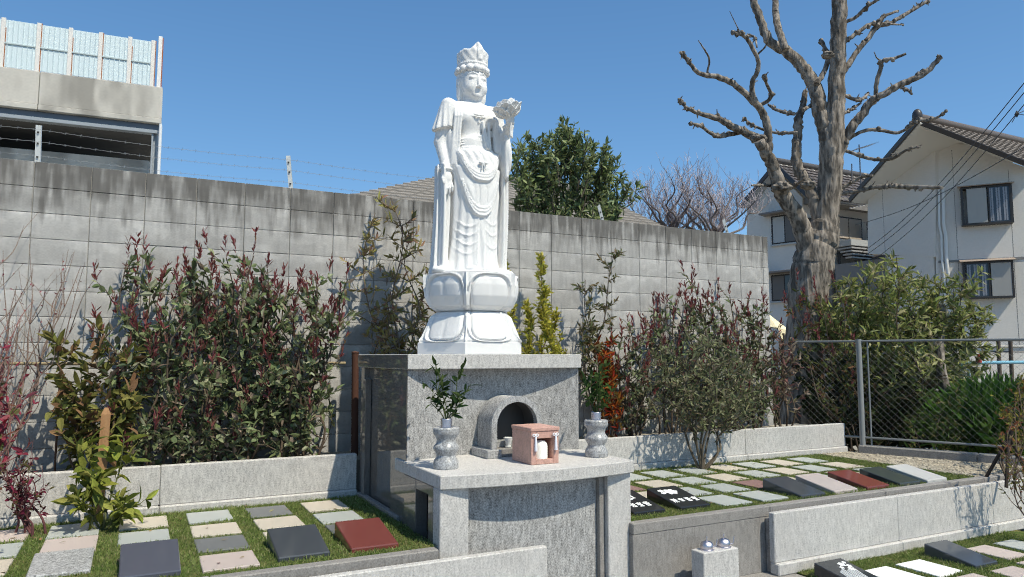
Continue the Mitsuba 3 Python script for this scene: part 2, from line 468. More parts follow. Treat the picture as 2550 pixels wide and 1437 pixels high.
def em_spray():
    out = MB()
    a = np.linspace(0, 2 * np.pi, 31)[:-1]
    for cx, cy, R in ((0.045, 0.12, 0.034), (0.085, 0.085, 0.026), (0.0, 0.08, 0.022), (0.06, 0.045, 0.03), (0.095, 0.14, 0.02)):
        r = R * (0.8 + 0.2 * np.cos(5 * a))
        out.add(prism(np.c_[cx + r * np.cos(a), cy + r * np.sin(a)], 'z', 0, 0.0015))
    for k in range(9):
        x = -0.11 + 0.02 * k
        out.add(tube([(x, -0.14 + 0.01 * (k % 3), 0), (x + 0.012, -0.05 - 0.012 * (k % 2), 0), (x + 0.03, 0.03 + 0.01 * (k % 4), 0)], 0.0045, 5))
    return out


SLATE, BLACK, NAVY, OX, PGR, LGR, GRN = (0.050, 0.057, 0.068), (0.022, 0.024, 0.028), (0.075, 0.080, 0.105), (0.15, 0.042, 0.036), (0.40, 0.35, 0.33), (0.42, 0.42, 0.41), (0.042, 0.052, 0.052)
plaque('blue grey plaque on the left lawn between the speckled one and the dark slate one', -0.035, 4.43, LZ, color=NAVY)
plaque('polished dark slate plaque on the left lawn beside the dark red one', 0.775, 4.43, LZ, color=SLATE)
plaque('polished dark red plaque on the left lawn next to the altar side', 1.20, 4.43, LZ, color=OX)
plaque('flat white speckled granite plaque at the left corner of the left lawn', -0.475, 4.70, LZ, dep=0.40, hf=0.02, hb=0.05, mat='granite_speckled')
plaque('black inscribed plaque with a ring emblem right beside the altar post', 3.325, 4.46, LZ, color=BLACK, inscription=[3, 1, 4], emblem=em_ring())
plaque('black inscribed plaque with a white blossom emblem on the right lawn', 3.76, 4.45, LZ, color=BLACK, inscription=[2, 0, 4, 1][:4], emblem=em_bloom())
plaque('dark slate plaque first of the five standing together on the right lawn', 4.965, 4.36, LZ, color=SLATE)
plaque('pinkish grey granite plaque between the dark slate and dark red ones', 5.375, 4.36, LZ, color=PGR, mat='tint_satin')
plaque('dark red plaque in the row on the right lawn', 5.80, 4.36, LZ, color=OX)
plaque('greenish black plaque between the dark red and pale grey ones', 6.235, 4.35, LZ, color=GRN)
plaque('pale grey granite plaque last in the row by the gravel', 6.62, 4.34, LZ, color=LGR, mat='tint_satin')
plaque('black plaque with white floral engraving on the lower lawn', 4.64, 3.56, WZ, color=BLACK, emblem=em_spray())
plaque('plain dark slate plaque on the lower lawn beside the white slabs', 5.93, 3.53, WZ, color=SLATE)
put('stone_block', box(-0.90, -0.60, 4.40, 4.74, LZ - 0.02, LZ + 0.03, 0.005), 'tint_satin', False, color=GREY, label='low grey stone block under the red twigs at the lawn corner', category='stone block')
#MARK
# ------------------------------------------------------------------ stone altar
AX0, AX1, AY0, AYW, AY1 = 1.715, 3.19, 4.30, 4.985, 6.255
TZ, SZ = 0.85, 1.608                                # table top, slab top
t = thing('stone_altar', 'grey granite altar with a bowed table and a tall block carrying the white statue', 'altar')


def arc_pts(xa, xb, y_end, bulge, n=25):
    x = np.linspace(xa, xb, n)
    u = (x - (xa + xb) / 2) / ((xb - xa) / 2)
    return [(a, y_end - bulge * (1 - b * b)) for a, b in zip(x, u)]


def bevel_plate(poly, z0, z1, b):
    """a plate of polygon plan (x, y) with chamfered upper and lower edges"""
    from shapely.geometry import Polygon
    s = Polygon(poly).buffer(-b, join_style=2)
    outer, inner = np.array(Polygon(poly).exterior.coords)[:-1], np.array(s.exterior.coords)[:-1]
    outer = np.array(poly)
    c = outer.mean(0)
    # inner ring: outer moved towards the inside along vertex normals
    e0, e1 = outer - np.roll(outer, 1, 0), np.roll(outer, -1, 0) - outer
    n0 = np.c_[-e0[:, 1], e0[:, 0]] / np.linalg.norm(e0, axis=1)[:, None]
    n1 = np.c_[-e1[:, 1], e1[:, 0]] / np.linalg.norm(e1, axis=1)[:, None]
    nn = n0 + n1
    nn /= (np.einsum('ij,ij->i', nn, n0))[:, None]
    sgn = 1 if Polygon(outer + 1e-4 * nn).area < Polygon(outer).area else -1
    inn = outer + sgn * b * nn
    N = len(outer)
    v = np.vstack([np.c_[inn, np.full(N, z0)], np.c_[outer, np.full(N, z0 + b)], np.c_[outer, np.full(N, z1 - b)], np.c_[inn, np.full(N, z1)]])
    i = np.arange(N)
    j = (i + 1) % N
    f = [np.c_[k * N + i, k * N + j, (k + 1) * N + j] for k in range(3)] + [np.c_[k * N + i, (k + 1) * N + j, (k + 1) * N + i] for k in range(3)]
    cap = trimesh.creation.triangulate_polygon(Polygon(inn), engine='earcut')
    cv, cf = cap
    m = trimesh.Trimesh(np.vstack([v, np.c_[cv, np.full(len(cv), z1)], np.c_[cv, np.full(len(cv), z0)]]), np.vstack(f + [cf + 4 * N, cf[:, ::-1] + 4 * N + len(cv)]), process=False)
    m.fix_normals()
    return m


table_poly = arc_pts(AX0, AX1 + 0.01, 4.285, 0.085) + [(AX1 + 0.01, AYW + 0.20), (AX0, AYW + 0.20)]
put(t + '__table_top', bevel_plate(table_poly, TZ - 0.085, TZ, 0.005), 'granite_light', 25)
zb = GZ
put(t + '__post', box(AX0 + 0.004, AX0 + 0.20, AY0, AY0 + 0.12, zb, TZ - 0.087, 0.005), 'granite_light')
put(t + '__post', box(AX1 - 0.20, AX1 - 0.002, AY0 + 0.01, AY0 + 0.14, zb, TZ - 0.087, 0.005), 'granite_light')
put(t + '__post', box(AX1 - 0.245, AX1 - 0.205, AY0 + 0.05, AY0 + 0.16, zb, TZ - 0.087, 0.003), 'granite_grey')
put(t + '__front_panel', box(AX0 + 0.201, AX1 - 0.246, AY0 + 0.09, AY0 + 0.24, zb, TZ - 0.087, 0.002), 'granite_rough')
# left side of the table: frame, recess with dark panels
put(t + '__side_post', box(AX0 + 0.004, AX0 + 0.09, AY0 + 0.122, AY0 + 0.21, zb, TZ - 0.087, 0.003), 'granite_polished')
put(t + '__side_post', box(AX0 + 0.004, AX0 + 0.09, 4.745, AYW - 0.002, zb, TZ - 0.087, 0.003), 'granite_polished')
put(t + '__side_lintel', box(AX0 + 0.006, AX0 + 0.09, AY0 + 0.212, 4.743, TZ - 0.15, TZ - 0.0875, 0.002), 'granite_polished')
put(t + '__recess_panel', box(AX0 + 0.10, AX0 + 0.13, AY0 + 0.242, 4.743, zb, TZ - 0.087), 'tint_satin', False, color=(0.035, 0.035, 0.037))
put(t + '__recess_door', box(AX0 + 0.055, AX0 + 0.098, AY0 + 0.215, 4.60, zb, TZ - 0.152, 0.003), 'granite_polished')
put(t + '__right_side', box(AX1 - 0.09, AX1 - 0.004, AY0 + 0.142, AYW - 0.002, zb, TZ - 0.087, 0.003), 'granite_polished')
# upper block: concave front, side frames
face = arc_pts(AX0 + 0.022, AX1 - 0.008, AYW, -0.135) + [(AX1 - 0.008, AYW + 0.35), (AX0 + 0.022, AYW + 0.35)]
put(t + '__upper_face', prism(face, 'z', zb + 0.3, 1.497), 'granite_rough', 25)
sx = AX0 + 0.022
put(t + '__side_frame', box(sx, sx + 0.07, AYW + 0.352, AYW + 0.372, zb, 1.497, 0.002), 'granite_polished')
put(t + '__side_frame', box(sx, sx + 0.07, AYW + 0.001, AYW + 0.12, zb, zb + 0.299, 0.002), 'granite_polished')
put(t + '__side_panel', box(sx + 0.045, sx + 0.12, AYW + 0.373, 6.10, zb, 1.497), 'granite_polished')
put(t + '__side_frame', box(sx, sx + 0.09, 6.101, 6.195, zb, 1.497, 0.003), 'granite_polished')
put(t + '__side_frame', box(sx - 0.012, sx + 0.04, 6.02, 6.10, zb, 1.40, 0.003), 'granite_polished')
put(t + '__plinth', box(sx - 0.03, sx + 0.02, AYW + 0.13, 6.19, zb, LZ + 0.035, 0.004), 'granite_grey')
put(t + '__right_panel', box(AX1 - 0.12, AX1 - 0.010, AYW + 0.352, 6.195, zb, 1.497, 0.003), 'granite_polished')
put(t + '__side_cladding', box(sx - .006, sx - .0005, AYW + .002, AYW + .351, LZ - .02, 1.4965, .001), 'granite_polished')
put(t + '__core', box(sx + 0.125, AX1 - 0.13, AYW + 0.355, 6.19, zb, 1.497), 'granite_grey')
slab_poly = arc_pts(AX0 + 0.01, AX1 - 0.003, 4.950, 0.004) + [(AX1 - 0.003, AY1), (AX0 + 0.01, AY1)]
put(t + '__slab_side', box(AX0 + .0035, AX0 + .0095, 4.957, AY1 - .006, 1.504, SZ - .005, .001), 'granite_polished')  # thin strip added to darken the slab side, shade put into its colour
put(t + '__top_slab', bevel_plate(slab_poly, 1.499, SZ, 0.005), 'granite_light', 25)

# ------------------------------------------------------------------ lotus pedestal
CXS, CYS = 2.487, 5.55
ped = thing('lotus_pedestal', 'white marble hexagonal lotus pedestal under the standing statue', 'pedestal')
hx = [(CXS + 0.474 * math.cos(math.radians(60 * k + 0)), CYS + 0.474 * math.sin(math.radians(60 * k + 0))) for k in range(6)]
PZ0, PZ1 = SZ, 1.703
put(ped + '__plinth', bevel_plate(hx, PZ0, PZ1, 0.004), 'white_marble')


def petal_strip(prof, sector, depth, up, nu=44, nt=46):
    """one carved petal: a 60 degree sector of the lotus; prof(t) -> (r, z) for t 0..1"""
    u = np.linspace(-1, 1, nu)[None, :]
    tt = np.linspace(0, 1, nt)[:, None]
    r, z = prof(tt)
    ang = math.radians(sector) + u * math.radians(30)
    hexr = np.cos(math.radians(30)) / np.cos(u * math.radians(30))
    w = 0.97 * np.clip(np.sin(np.pi * np.clip(tt * 0.80 + 0.20, 0, 1)) ** 0.16, 0, 1)          # half width of the petal outline
    q = np.abs(u) / np.maximum(w, 1e-3)
    qq = (q ** 5 + (np.clip((tt - 0.45) / 0.55, 0, 2)) ** 5) ** 0.4
    pil = np.clip(1 - (qq / 0.72) ** 3, 0, 1) ** 0.6
    rim = np.exp(-((qq - 0.93) / 0.065) ** 2)
    groove = np.exp(-((qq - 0.79) / 0.06) ** 2)
    dip = np.exp(-(u / 0.10) ** 2) * np.clip((tt - 0.3) / 0.5, 0, 1)
    seam = np.exp(-((np.abs(u) - 0.935) / 0.022) ** 2) - 0.75 * np.exp(-((np.abs(u) - 1.0) / 0.04) ** 2)
    lip = np.exp(-((qq - 0.99) / 0.05) ** 2)
    disp = depth * (0.85 * pil * (1 - 0.4 * dip) + 0.85 * rim + 0.5 * lip - 0.75 * groove - 1.0 * seam + 0.5 * np.clip(tt - .82, 0, 1) / .18)
    rr = r * (0.72 * hexr + 0.28) + disp
    x, y = CXS + rr * np.cos(ang), CYS + rr * np.sin(ang)
    zz = z + 0 * u
    v = np.stack([x, y, zz], -1).reshape(-1, 3)
    i, j = np.meshgrid(np.arange(nt - 1), np.arange(nu - 1), indexing='ij')
    a = (i * nu + j).ravel()
    f = np.c_[a, a + 1, a + nu + 1, a + nu]
    return trimesh.Trimesh(v, np.vstack([f[:, [0, 1, 2]], f[:, [0, 2, 3]]]), process=False)


def prof_low(s):                                     # from the neck outwards and down, tips curling up
    r = np.interp(s, [0, .12, .3, .55, .8, .92, 1], [.250, .300, .350, .388, .425, .445, .432])
    z = np.interp(s, [0, .12, .3, .55, .8, .92, 1], [1.955, 1.950, 1.915, 1.83, 1.755, 1.722, 1.704])
    return r, z


def prof_up(s):                                      # from the neck outwards and up
    r = np.interp(s, [0, .1, .25, .5, .75, .9, 1], [.245, .305, .362, .402, .415, .412, .405])
    z = np.interp(s, [0, .1, .25, .5, .75, .9, 1], [1.952, 1.962, 1.997, 2.075, 2.165, 2.225, 2.258])
    return r, z


for k in range(6):
    put(ped + '__lower_petal', petal_strip(prof_low, 60 * k + 30, 0.022, False), 'white_marble', True)
for k in range(6):
    put(ped + '__upper_petal', petal_strip(prof_up, 60 * k + 30, 0.024, True), 'white_marble', True)
put(ped + '__neck', lathe([(0.0, 1.93), (0.246, 1.935), (0.232, 1.955), (0.246, 1.975), (0.0, 1.98)], 48, (CXS, CYS, 0)), 'white_marble', 40)
a6 = np.radians(np.arange(0, 360, 4))
rim6 = 0.385 * (0.72 * np.cos(np.radians(30)) / np.cos((a6 % np.radians(60)) - np.radians(30)) + 0.28)
put(ped + '__seed_head', bevel_plate(np.c_[CXS + rim6 * np.cos(a6), CYS + rim6 * np.sin(a6)].tolist(), 2.19, 2.262, 0.008), 'white_marble', 30)


# ------------------------------------------------------------------ statue: distance fields meshed by surface nets
class Field:
    def __init__(self, lo, hi, h):
        self.lo, self.h = np.array(lo, float), h
        n = np.ceil((np.array(hi) - lo) / h).astype(int) + 1
        self.ax = [(self.lo[k] + h * np.arange(n[k])).astype(np.float32) for k in range(3)]
        self.F = np.full(n, 0.3, np.float32)

    def grid(self, lo, hi):
        s = [slice(max(0, int(np.searchsorted(self.ax[k], lo[k]))), max(0, int(np.searchsorted(self.ax[k], hi[k])))) for k in range(3)]
        return tuple(s), self.ax[0][s[0]][:, None, None], self.ax[1][s[1]][None, :, None], self.ax[2][s[2]][None, None, :]

    def union(self, fn, lo, hi, k=0.0, pad=0.05):
        s, x, y, z = self.grid(np.array(lo) - pad, np.array(hi) + pad)
        d = np.broadcast_to(fn(x, y, z), self.F[s].shape)
        F = self.F[s]
        if k > 0:
            hh = np.clip(0.5 + 0.5 * (F - d) / k, 0, 1)
            self.F[s] = F * (1 - hh) + d * hh - k * hh * (1 - hh)
        else:
            self.F[s] = np.minimum(F, d)

    def carve(self, fn, lo, hi, k=0.004, pad=0.02):
        s, x, y, z = self.grid(np.array(lo) - pad, np.array(hi) + pad)
        d = -np.broadcast_to(fn(x, y, z), self.F[s].shape)
        F = self.F[s]
        hh = np.clip(0.5 - 0.5 * (F - d) / k, 0, 1)
        self.F[s] = F * (1 - hh) + d * hh + k * hh * (1 - hh)

    def displace(self, fn, lo, hi):
        s, x, y, z = self.grid(np.array(lo), np.array(hi))
        self.F[s] -= fn(x, y, z)

    def cap(self, p, q, r0, r1=None, k=0.02):
        p, q = np.array(p, np.float32), np.array(q, np.float32)
        r1 = r0 if r1 is None else r1
        d = q - p
        L2 = float(d @ d) + 1e-12

        def fn(x, y, z):
            tt = np.clip(((x - p[0]) * d[0] + (y - p[1]) * d[1] + (z - p[2]) * d[2]) / L2, 0, 1)
            return np.sqrt((x - p[0] - tt * d[0]) ** 2 + (y - p[1] - tt * d[1]) ** 2 + (z - p[2] - tt * d[2]) ** 2) - (r0 + (r1 - r0) * tt)
        R = max(r0, r1)
        self.union(fn, np.minimum(p, q) - R, np.maximum(p, q) + R, k, 0.02 + k)

    def ell(self, c, r, k=0.02, cut=None):
        def fn(x, y, z):
            q = np.sqrt(((x - c[0]) / r[0]) ** 2 + ((y - c[1]) / r[1]) ** 2 + ((z - c[2]) / r[2]) ** 2)
            return (q - 1) * min(r)
        self.union(fn, np.array(c) - r, np.array(c) + r, k, 0.02 + k)

    def mesh(self):
        F, h = self.F, self.h
        ins = F < 0
        n = np.array(F.shape)
        c = np.zeros(n - 1, np.int8)
        for a in (0, 1):
            for b in (0, 1):
                for d in (0, 1):
                    c += ins[a:n[0] - 1 + a, b:n[1] - 1 + b, d:n[2] - 1 + d]
        act = (c > 0) & (c < 8)
        I = np.argwhere(act)
        idx = np.full(act.shape, -1, np.int64)
        idx[act] = np.arange(len(I))
        P, W = np.zeros((len(I), 3)), np.zeros(len(I))
        corners = [(a, b, d) for a in (0, 1) for b in (0, 1) for d in (0, 1)]
        for p in corners:
            for k in range(3):
                if p[k] == 0:
                    q = list(p)
                    q[k] = 1
                    f0, f1 = F[tuple((I + p).T)], F[tuple((I + q).T)]
                    cr = (f0 < 0) != (f1 < 0)
                    tt = np.where(cr, f0 / np.where(cr, f0 - f1, 1), 0)
                    pos = I + np.array(p, float)
                    pos[:, k] += tt
                    P += pos * cr[:, None]
                    W += cr
        V = self.lo + h * P / W[:, None]
        faces = []
        for k in range(3):
            u, w = (k + 1) % 3, (k + 2) % 3
            sl0, sl1 = [slice(None)] * 3, [slice(None)] * 3
            sl0[k], sl1[k] = slice(0, n[k] - 1), slice(1, n[k])
            cr = ins[tuple(sl0)] != ins[tuple(sl1)]
            E = np.argwhere(cr)
            E = E[(E[:, u] > 0) & (E[:, w] > 0) & (E[:, u] < n[u] - 1) & (E[:, w] < n[w] - 1)]
            flip = ins[tuple(E.T)]
            eu, ew = np.eye(3, dtype=int)[u], np.eye(3, dtype=int)[w]
            q = np.stack([idx[tuple((E - eu - ew).T)], idx[tuple((E - ew).T)], idx[tuple(E.T)], idx[tuple((E - eu).T)]], 1)
            q = np.where(flip[:, None], q, q[:, ::-1])
            faces += [q[:, [0, 1, 2]], q[:, [0, 2, 3]]]
        return V, np.vstack(faces)


def smax(a, b, k):
    h = np.clip(0.5 - 0.5 * (a - b) / k, 0, 1)
    return a * (1 - h) + b * h + k * h * (1 - h)


SO = np.array([CXS, CYS, 2.262])                    # statue origin: top of the lotus
statue = thing('bodhisattva_statue', 'tall white marble statue of a robed standing figure with crown and lotus bud', 'statue')
B = Field((-.46, -.36, -.02), (.46, .26, 1.66), 0.0068)
zk = [0, .05, .12, .3, .5, .7, .9, 1.0, 1.06, 1.12, 1.2]
ak = [.262, .25, .228, .205, .205, .222, .222, .20, .172, .155, .15]
bk = [.175, .17, .162, .155, .155, .157, .15, .135, .12, .11, .11]


def robe(x, y, z):
    a, b = np.interp(z, zk, ak).astype(np.float32), np.interp(z, zk, bk).astype(np.float32)
    q = np.sqrt((x / a) ** 2 + (y / b) ** 2)
    return np.maximum((q - 1) * np.minimum(a, b), np.maximum(z - 1.14, 0.005 - z))


def robe_folds(x, y, z):
    front = np.clip((0.02 - y) / 0.06, 0, 1)
    th = np.arctan2(y, x)
    side = 0.009 * np.sin(th * 17 + 1.5 * np.sin(z * 5)) * (1 - 0.5 * front)
    xs = np.where(x < 0, -.095, .10)
    ph = (z - 9.0 * (x - xs) ** 2) / 0.075
    swag = sum(a0 * np.exp(-((z - zc - 7.5 * (x - xc) ** 2) / .011) ** 2) * np.exp(-((x - xc) / .085) ** 4) for zc, xc, a0 in ((.40, -.10, .007), (.325, -.105, .008), (.245, -.10, .008), (.17, -.11, .006), (.43, .115, .005), (.34, .12, .006), (.23, .125, .006)))
    swag = swag * 1.05 + .004 * np.sin((x - .02 * np.sin(z * 9)) * 110) * np.exp(-((x - .02) / .05) ** 2) * np.clip((.55 - z) / .1, 0, 1)
    mid = 0.012 * np.exp(-((np.abs(x - 0.005) - .028) / .008) ** 2) * np.clip((.62 - z) / .1, 0, 1)
    return (swag + mid) * front + side * np.clip((1.0 - z) / .2, 0, 1)


B.union(robe, (-.27, -.2, 0), (.27, .2, 1.15))
B.displace(robe_folds, (-.40, -.33, 0.0), (.40, .26, 1.06))


def layer(zb, top, th):
    def fn(x, y, z):
        base = robe(x, y, z) - th
        return smax(smax(smax(base, zb(x) - z, 0.012), z - top, 0.01), y - 0.06, 0.02)
    return fn


zb2 = lambda x: .485 + (np.abs(x) / .205) ** 2.5 * .42
zb1 = lambda x: .775 + (np.abs(x) / .19) ** 2.6 * .22
B.union(layer(zb2, .92, .020), (-.27, -.22, .45), (.27, .1, .95), 0.006)
B.union(layer(zb1, 1.06, .036), (-.27, -.22, .75), (.27, .1, 1.08), 0.006)


def rims(x, y, z):
    fr = np.clip((0.03 - y) / 0.05, 0, 1)
    d2, d1 = z - zb2(x), z - zb1(x)
    r2 = sum(np.exp(-((d2 - o) / .010) ** 2) for o in (.015, .045, .075))
    r1 = sum(np.exp(-((d1 - o) / .009) ** 2) for o in (.018, .045, .070))
    pl = np.exp(-((np.abs(x - .01) - .035) / .007) ** 2) * np.clip((z - .56) / .05, 0, 1) * np.clip((.76 - z) / .03, 0, 1)
    gath = 0.6 * np.sin(x * 95 + 3 * np.sin(z * 12)) * np.clip((1.05 - z) / .03, 0, 1) * np.clip((z - .93) / .05, 0, 1)
    fold2 = 0.7 * np.sin((np.abs(x) * 60 - z * 16)) * np.clip((z - zb2(x) - .09) / .03, 0, 1) * np.clip((.80 - z) / .06, 0, 1) * np.clip((np.abs(x) - .05) / .03, 0, 1)
    return 0.0085 * fr * (np.where(z < .80, r2, 0) + r1 - 1.2 * pl + gath + fold2)


B.displace(rims, (-.28, -.30, .46), (.28, .06, 1.07))
# bow knot
for s in (-1, 1):
    B.ell((s * .022, -.20, .935), (.02, .014, .012), .006)
    B.cap((s * .006, -.198, .93), (s * .016, -.205, .875), .007, .006, .004)
# torso
B.ell((0, 0, 1.32), (.185, .125, .19), .05)
B.ell((0, -.015, 1.12), (.152, .115, .13), .04)
B.cap((-.185, .005, 1.425), (.185, .005, 1.425), .072, .072, .05)
for s in (-1, 1):
    B.ell((s * .078, -.082, 1.345), (.085, .045, .06), .03)
B.cap((0, .0, 1.42), (0, -.012, 1.60), .066, .06, .03)


def torus(c, a, b, r, tilt=0.0):
    def fn(x, y, z):
        q = np.sqrt(((x - c[0]) / a) ** 2 + ((y - c[1]) / b) ** 2)
        return np.sqrt(((q - 1) * min(a, b)) ** 2 + (z - c[2] - tilt * (y - c[1])) ** 2) - r
    return fn


B.union(torus((0, -.005, 1.075), .166, .122, .014), (-.2, -.15, 1.05), (.2, .15, 1.1), .006)
for dz, s in ((0, .008), (-.018, .006)):            # necklace
    B.union(torus((0, -.01, 1.435 + dz), .105 - dz, .125 - .6 * dz, s, 0.55), (-.16, -.16, 1.30), (.16, .16, 1.55), .004)
for zz in (1.36, 1.34, 1.32, 1.30):
    B.ell((0.0, -.128 - .02 * (1.36 - zz) / .06 * 0, zz), (.010, .012, .011), .004)
for k in range(3):                                   # sash across the chest
    B.cap((-.15, -.085, 1.10 + k * .022), (.03, -.133, 1.145 + k * .02), .008, .008, .005)
    B.cap((.03, -.133, 1.145 + k * .02), (.14, -.085, 1.21 + k * .02), .008, .008, .005)
B.cap((.035, -.135, 1.30), (.075, -.132, 1.09), .016, .02, .008)
B.cap((.10, -.118, 1.30), (.095, -.122, 1.085), .013, .02, .008)
# lowered arm with open palm
B.cap((-.235, .01, 1.40), (-.287, .035, 1.13), .062, .05, .03)
B.cap((-.287, .035, 1.13), (-.272, -.04, .885), .05, .035, .015)
B.union(torus((-.272, -.04, .885), .042, .040, .011), (-.33, -.1, .86), (-.21, .03, .91), .005)
B.ell((-.268, -.062, .808), (.046, .019, .058), .012)
for k, (dx, L) in enumerate(((-.033, .082), (-.011, .098), (.012, .092), (.033, .072))):
    p0 = (-.268 + dx, -.066, .770)
    p1 = (-.268 + dx * 1.15, -.078, .770 - L * .55)
    p2 = (-.268 + dx * 1.2, -.072, .770 - L)
    B.cap(p0, p1, .0125, .0115, .004)
    B.cap(p1, p2, .0115, .009, .003)
B.cap((-.302, -.065, .83), (-.322, -.088, .79), .014, .012, .006)
B.cap((-.322, -.088, .79), (-.318, -.098, .755), .012, .009, .003)


def sleeve(x, y, z):
    p, q = np.array([-.225, .0, 1.45]), np.array([-.262, .015, 1.22])
    d = q - p
    tt = np.clip(((x - p[0]) * d[0] + (y - p[1]) * d[1] + (z - p[2]) * d[2]) / (d @ d), 0, 1)
    r = .066 + .026 * tt
    fold = .0095 * np.sin(np.arctan2(y - .01, x + .24) * 11)
    return smax(np.sqrt((x - p[0] - tt * d[0]) ** 2 + (y - p[1] - tt * d[1]) ** 2 + (z - p[2] - tt * d[2]) ** 2) - r - fold * tt, 1.245 + .25 * (x + .25) - z, .008)


B.union(sleeve, (-.36, -.12, 1.15), (-.12, .13, 1.53), .02)
# shawl over both shoulders and down the sides
for i in range(3):
    o = .016 + i * .021
    B.cap((-.125 - o, -.045, 1.475), (-.135 - o, -.112 + .5 * o, 1.34), .012, .012, .006)
    B.cap((-.135 - o, -.112 + .5 * o, 1.34), (-.150 - o, -.105 + .5 * o, 1.12), .012, .012, .006)
    B.cap((-.150 - o, -.105 + .5 * o, 1.12), (-.185 - o * .6, -.09 + .5 * o, .93), .012, .015, .006)
    B.cap((.12 + o, -.045, 1.475), (.135 + o, -.115 + .5 * o, 1.34), .015, .015, .006)
    B.cap((.135 + o, -.115 + .5 * o, 1.34), (.155 + o, -.10 + .5 * o, 1.08), .015, .016, .006)
B.ell((-.215, -.01, 1.06), (.04, .07, .20), .02)
B.ell((.205, .0, 1.17), (.05, .075, .20), .03)


def drape(cx, cy, a, b, ztop, lean, hw):
    def fn(x, y, z):
        xx = x - cx - lean * (z - .5)
        yy = y - cy
        aa = a * np.interp(z, [0, .08, .2, .5, .9, 1.2], [1.55, 1.15, 1.0, .95, .8, .6]).astype(np.float32)
        f = .018 * np.sin(np.arctan2(yy, xx) * 7 + z * 2)
        q = np.sqrt((xx / aa) ** 2 + (yy / b) ** 2)
        return smax((q - 1) * np.minimum(aa, b) - f, np.maximum(z - ztop, -.0 - z), .02)
    return fn


B.union(drape(-.288, .015, .048, .085, .93, .012, 0), (-.40, -.14, 0), (-.19, .16, .96), .008)
B.union(drape(.262, .02, .045, .085, 1.10, .01, 0), (.16, -.14, 0), (.38, .16, 1.16), .008)
for s, x0 in ((-1, -.288), (1, .262)):               # stepped hems of the hanging sleeves
    B.ell((x0 + s * .02, -.075, .030), (.075, .055, .034), .025)
# raised arm
B.cap((.235, .01, 1.40), (.285, -.01, 1.16), .062, .052, .03)
B.cap((.285, -.01, 1.16), (.25, -.195, 1.285), .052, .034, .02)
B.union(torus((.252, -.185, 1.278), .042, .042, .010), (.19, -.25, 1.24), (.31, -.12, 1.32), .006)
B.ell((.243, -.225, 1.315), (.034, .026, .045), .012)
for k in range(4):
    zz = 1.292 + .021 * k
    B.cap((.272, -.232, zz), (.262, -.262, zz + .004), .0105, .010, .003)
    B.cap((.262, -.262, zz + .004), (.225, -.264, zz + .008), .010, .009, .003)
B.cap((.215, -.225, 1.33), (.212, -.252, 1.372), .012, .009, .004)
B.ell((.27, -.075, 1.06), (.045, .10, .20), .02)
for k in range(4):
    B.cap((.245 + .012 * k, -.155 + .03 * k, 1.20), (.25 + .014 * k, -.135 + .03 * k, .86), .013, .017, .005)
B.cap((.238, -.262, 1.36), (.236, -.258, 1.18), .010, .010, .002)
B.cap((.258, -.255, 1.30), (.254, -.25, 1.17), .008, .009, .002)
# feet
for s in (-1, 1):
    B.ell((s * .075 + .005, -.165, .03), (.052, .09, .038), .012)
    for k in range(5):
        B.ell((s * .075 + .005 + (k - 2) * .021, -.243 - (.008 if k in (1, 2, 3) else 0), .017), (.0105, .016, .013), .003)
v, f = B.mesh()
body = trimesh.Trimesh(v, f, process=False)
trimesh.smoothing.filter_taubin(body, iterations=2)
bv = np.array(body.vertices)
bv[:, 0] += .016 * np.sin(np.clip((bv[:, 2] - .15) / 1.05, 0, 1) * np.pi)
put(statue + '__body', trimesh.Trimesh(bv + SO, f, process=False), 'white_marble', True)
put(statue + '__base_plate', lathe([(0, .0), (.325, .0), (.335, .012), (.325, .024), (0, .026)], 40, SO + [0, 0, -.002]), 'white_marble', 40)

H = Field((-.18, -.2, 1.46), (.18, .18, 2.03), 0.0036)
H.ell((0, .002, 1.712), (.112, .120, .120), .02)
H.ell((0, -.030, 1.645), (.096, .092, .122), .03)
H.ell((0, -.080, 1.545), (.038, .032, .026), .035)
for s in (-1, 1):
    H.ell((s * .047, -.066, 1.612), (.044, .046, .050), .035)
    H.cap((s * .014, -.121, 1.723), (s * .044, -.114, 1.733), .005, .005, .010)
    H.cap((s * .044, -.114, 1.733), (s * .082, -.084, 1.723), .005, .004, .010)
    H.ell((s * .044, -.104, 1.690), (.029, .018, .017), .006)
    H.carve(lambda x, y, z, s=s: np.sqrt(np.maximum(np.abs(x - s * .044) - .021, 0) ** 2 + (y + .124) ** 2 + (z - 1.679) ** 2) - .0045, (s * .044 - .03, -.14, 1.66), (s * .044 + .03, -.10, 1.70), .004)
    H.ell((s * .0145, -.130, 1.609), (.009, .012, .007), .006)
    H.ell((s * .119, .020, 1.668), (.015, .028, .045), .012)
    H.ell((s * .110, .022, 1.585), (.016, .024, .060), .02)
H.cap((0, -.116, 1.712), (0, -.138, 1.618), .0085, .0135, .010)
H.cap((-.022, -.110, 1.587), (.022, -.110, 1.587), .0075, .0075, .006)
H.cap((-.015, -.106, 1.572), (.015, -.106, 1.572), .0085, .0085, .006)
H.carve(lambda x, y, z: np.sqrt(np.maximum(np.abs(x) - .024, 0) ** 2 + (y + .121) ** 2 + (z - 1.5795) ** 2) - .0035, (-.04, -.14, 1.565), (.04, -.10, 1.595), .003)
H.ell((0, -.124, 1.748), (.007, .006, .007), .003)
H.ell((0, .034, 1.70), (.124, .116, .14), .012)
H.ell((0, .050, 1.57), (.108, .070, .12), .03)
H.cap((0, -.012, 1.47), (0, -.005, 1.56), .066, .066, .02)
v, f = H.mesh()
put(statue + '__head', trimesh.Trimesh(v * [1.06, 1.03, 1] + SO, f, process=False), 'white_marble', True)

